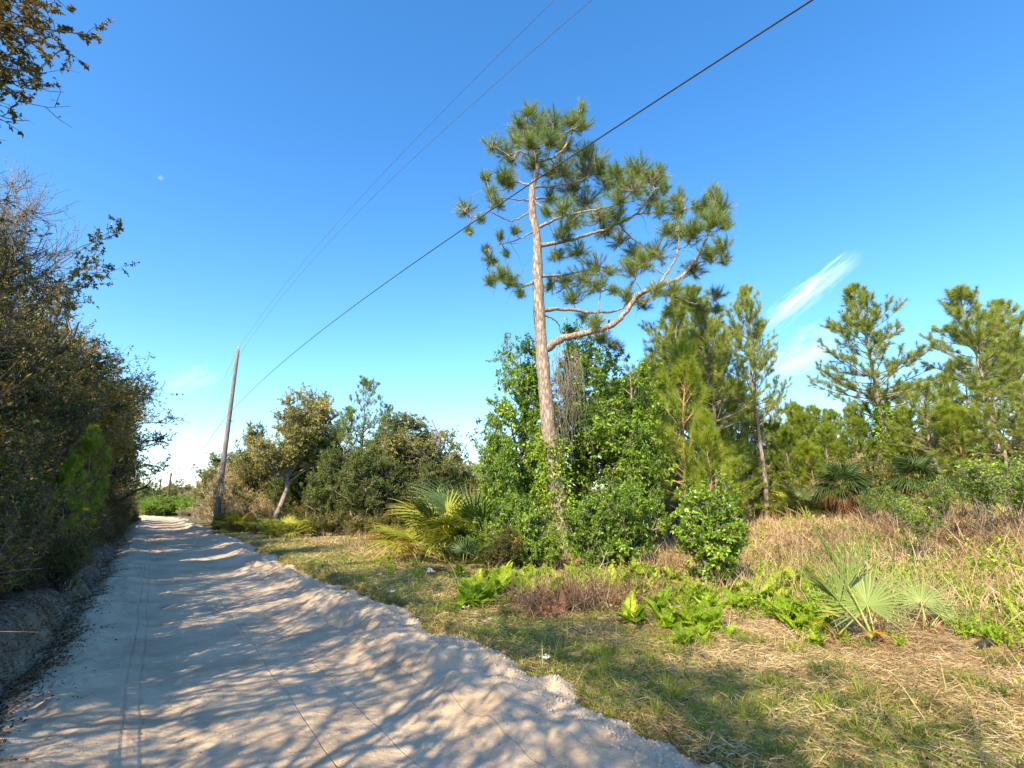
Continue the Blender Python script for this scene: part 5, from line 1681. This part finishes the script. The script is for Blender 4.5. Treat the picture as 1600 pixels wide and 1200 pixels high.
p = ground_hit(864, 962); p[2] = terr1(p[0], p[1])
mb = MB()
n = 16; K = 7
r = np.random.default_rng(8)
an = np.linspace(0, 2 * math.pi, n, endpoint=False)
hh = .16 + .13 * np.maximum(0, np.sin(an * 1.0 + 1.2)) ** 3 + .05 * r.random(n)
V = []
for k in range(K):
    f = k / (K - 1)
    rad_ = .16 * (1.35 - .5 * f) * (1 + .12 * r.normal(size=n))
    V.append(np.stack([np.cos(an) * rad_ * 1.2, np.sin(an) * rad_, f * hh - .03], 1))
V.append(np.stack([np.cos(an) * .07, np.sin(an) * .06, np.full(n, .07)], 1))
V = np.concatenate(V)
i = np.arange((K + 1) * n).reshape(K + 1, n)
a_, b_ = i[:-1], np.roll(i[:-1], -1, 1); c_, d_ = i[1:], np.roll(i[1:], -1, 1)
mb.add(V, np.stack([a_, b_, d_, c_], -1).reshape(-1, 4))
mb.add(np.vstack([V[-n:], [[0, 0, .05]]]), np.stack([np.arange(n), np.roll(np.arange(n), -1), np.full(n, n)], 1))
o = link('tree_stump', mb.mesh('tree_stump', M['stump'])); o.location = tuple(p)
tag(o, 'jagged reddish rotten stump at the edge of the fern bed', 'stump')

p = ground_hit(1546, 1016); p[2] = terr1(p[0], p[1]) + .02
mb = MB()
P = walk(np.array([[-.17, 0, .02]]), np.array([[1, .1, .02]]), .36, 9, np.random.default_rng(2), .08, 0)
tubes(mb, P, np.array([[.008, .025, .032, .035, .03, .034, .028, .02, .006]]), 9)  # black lump added in place of a shaded hole among dead stems
o = link('dark_hole_lump', mb.mesh('dark_hole_lump', M['root'])); o.location = tuple(p)
tag(o, 'short black lump standing in for a dark hole in the dry grass at the right', 'log')


def stick(px, py, L_, rz, rad, label, mat='bark_pale', el=.05, seed=1):
    p = ground_hit(px, py); p[2] = terr1(p[0], p[1]) + .05
    r = np.random.default_rng(seed)
    mb = MB()
    P = walk(np.zeros((1, 3)), np.array([[1, 0, el]]), L_, 10, r, .10, 0)
    tubes(mb, P, np.linspace(rad, rad * .4, 10)[None], 6)
    S0, T0 = sample(np.repeat(P, 3, 0), np.array([.35, .6, .8]))
    tubes(mb, walk(S0, T0 + r.normal(size=(3, 3)) * .6, L_ * .3, 5, r, .1, 0), np.linspace(rad * .45, rad * .2, 5)[None] * np.ones((3, 1)), 5)
    o = link('fallen_stick', mb.mesh('fallen_stick', M[mat])); o.location = tuple(p); o.rotation_euler = (0, 0, rz)
    tag(o, label, 'stick')


stick(1372, 880, .5, .1, .014, 'pale fallen stick lying on the slope behind the nearest palmetto')
stick(198, 952, .55, .5, .012, 'thin dark stick reaching from the left bank onto the sand', 'bark_dark', .05, 4)
stick(930, 905, .9, 1.0, .009, 'thin pale stick leaning out of the green bushes', 'bark_pale', .7, 5)
print('objects', len(bpy.data.objects), 'tris', sum(len(me.polygons) for me in bpy.data.meshes))
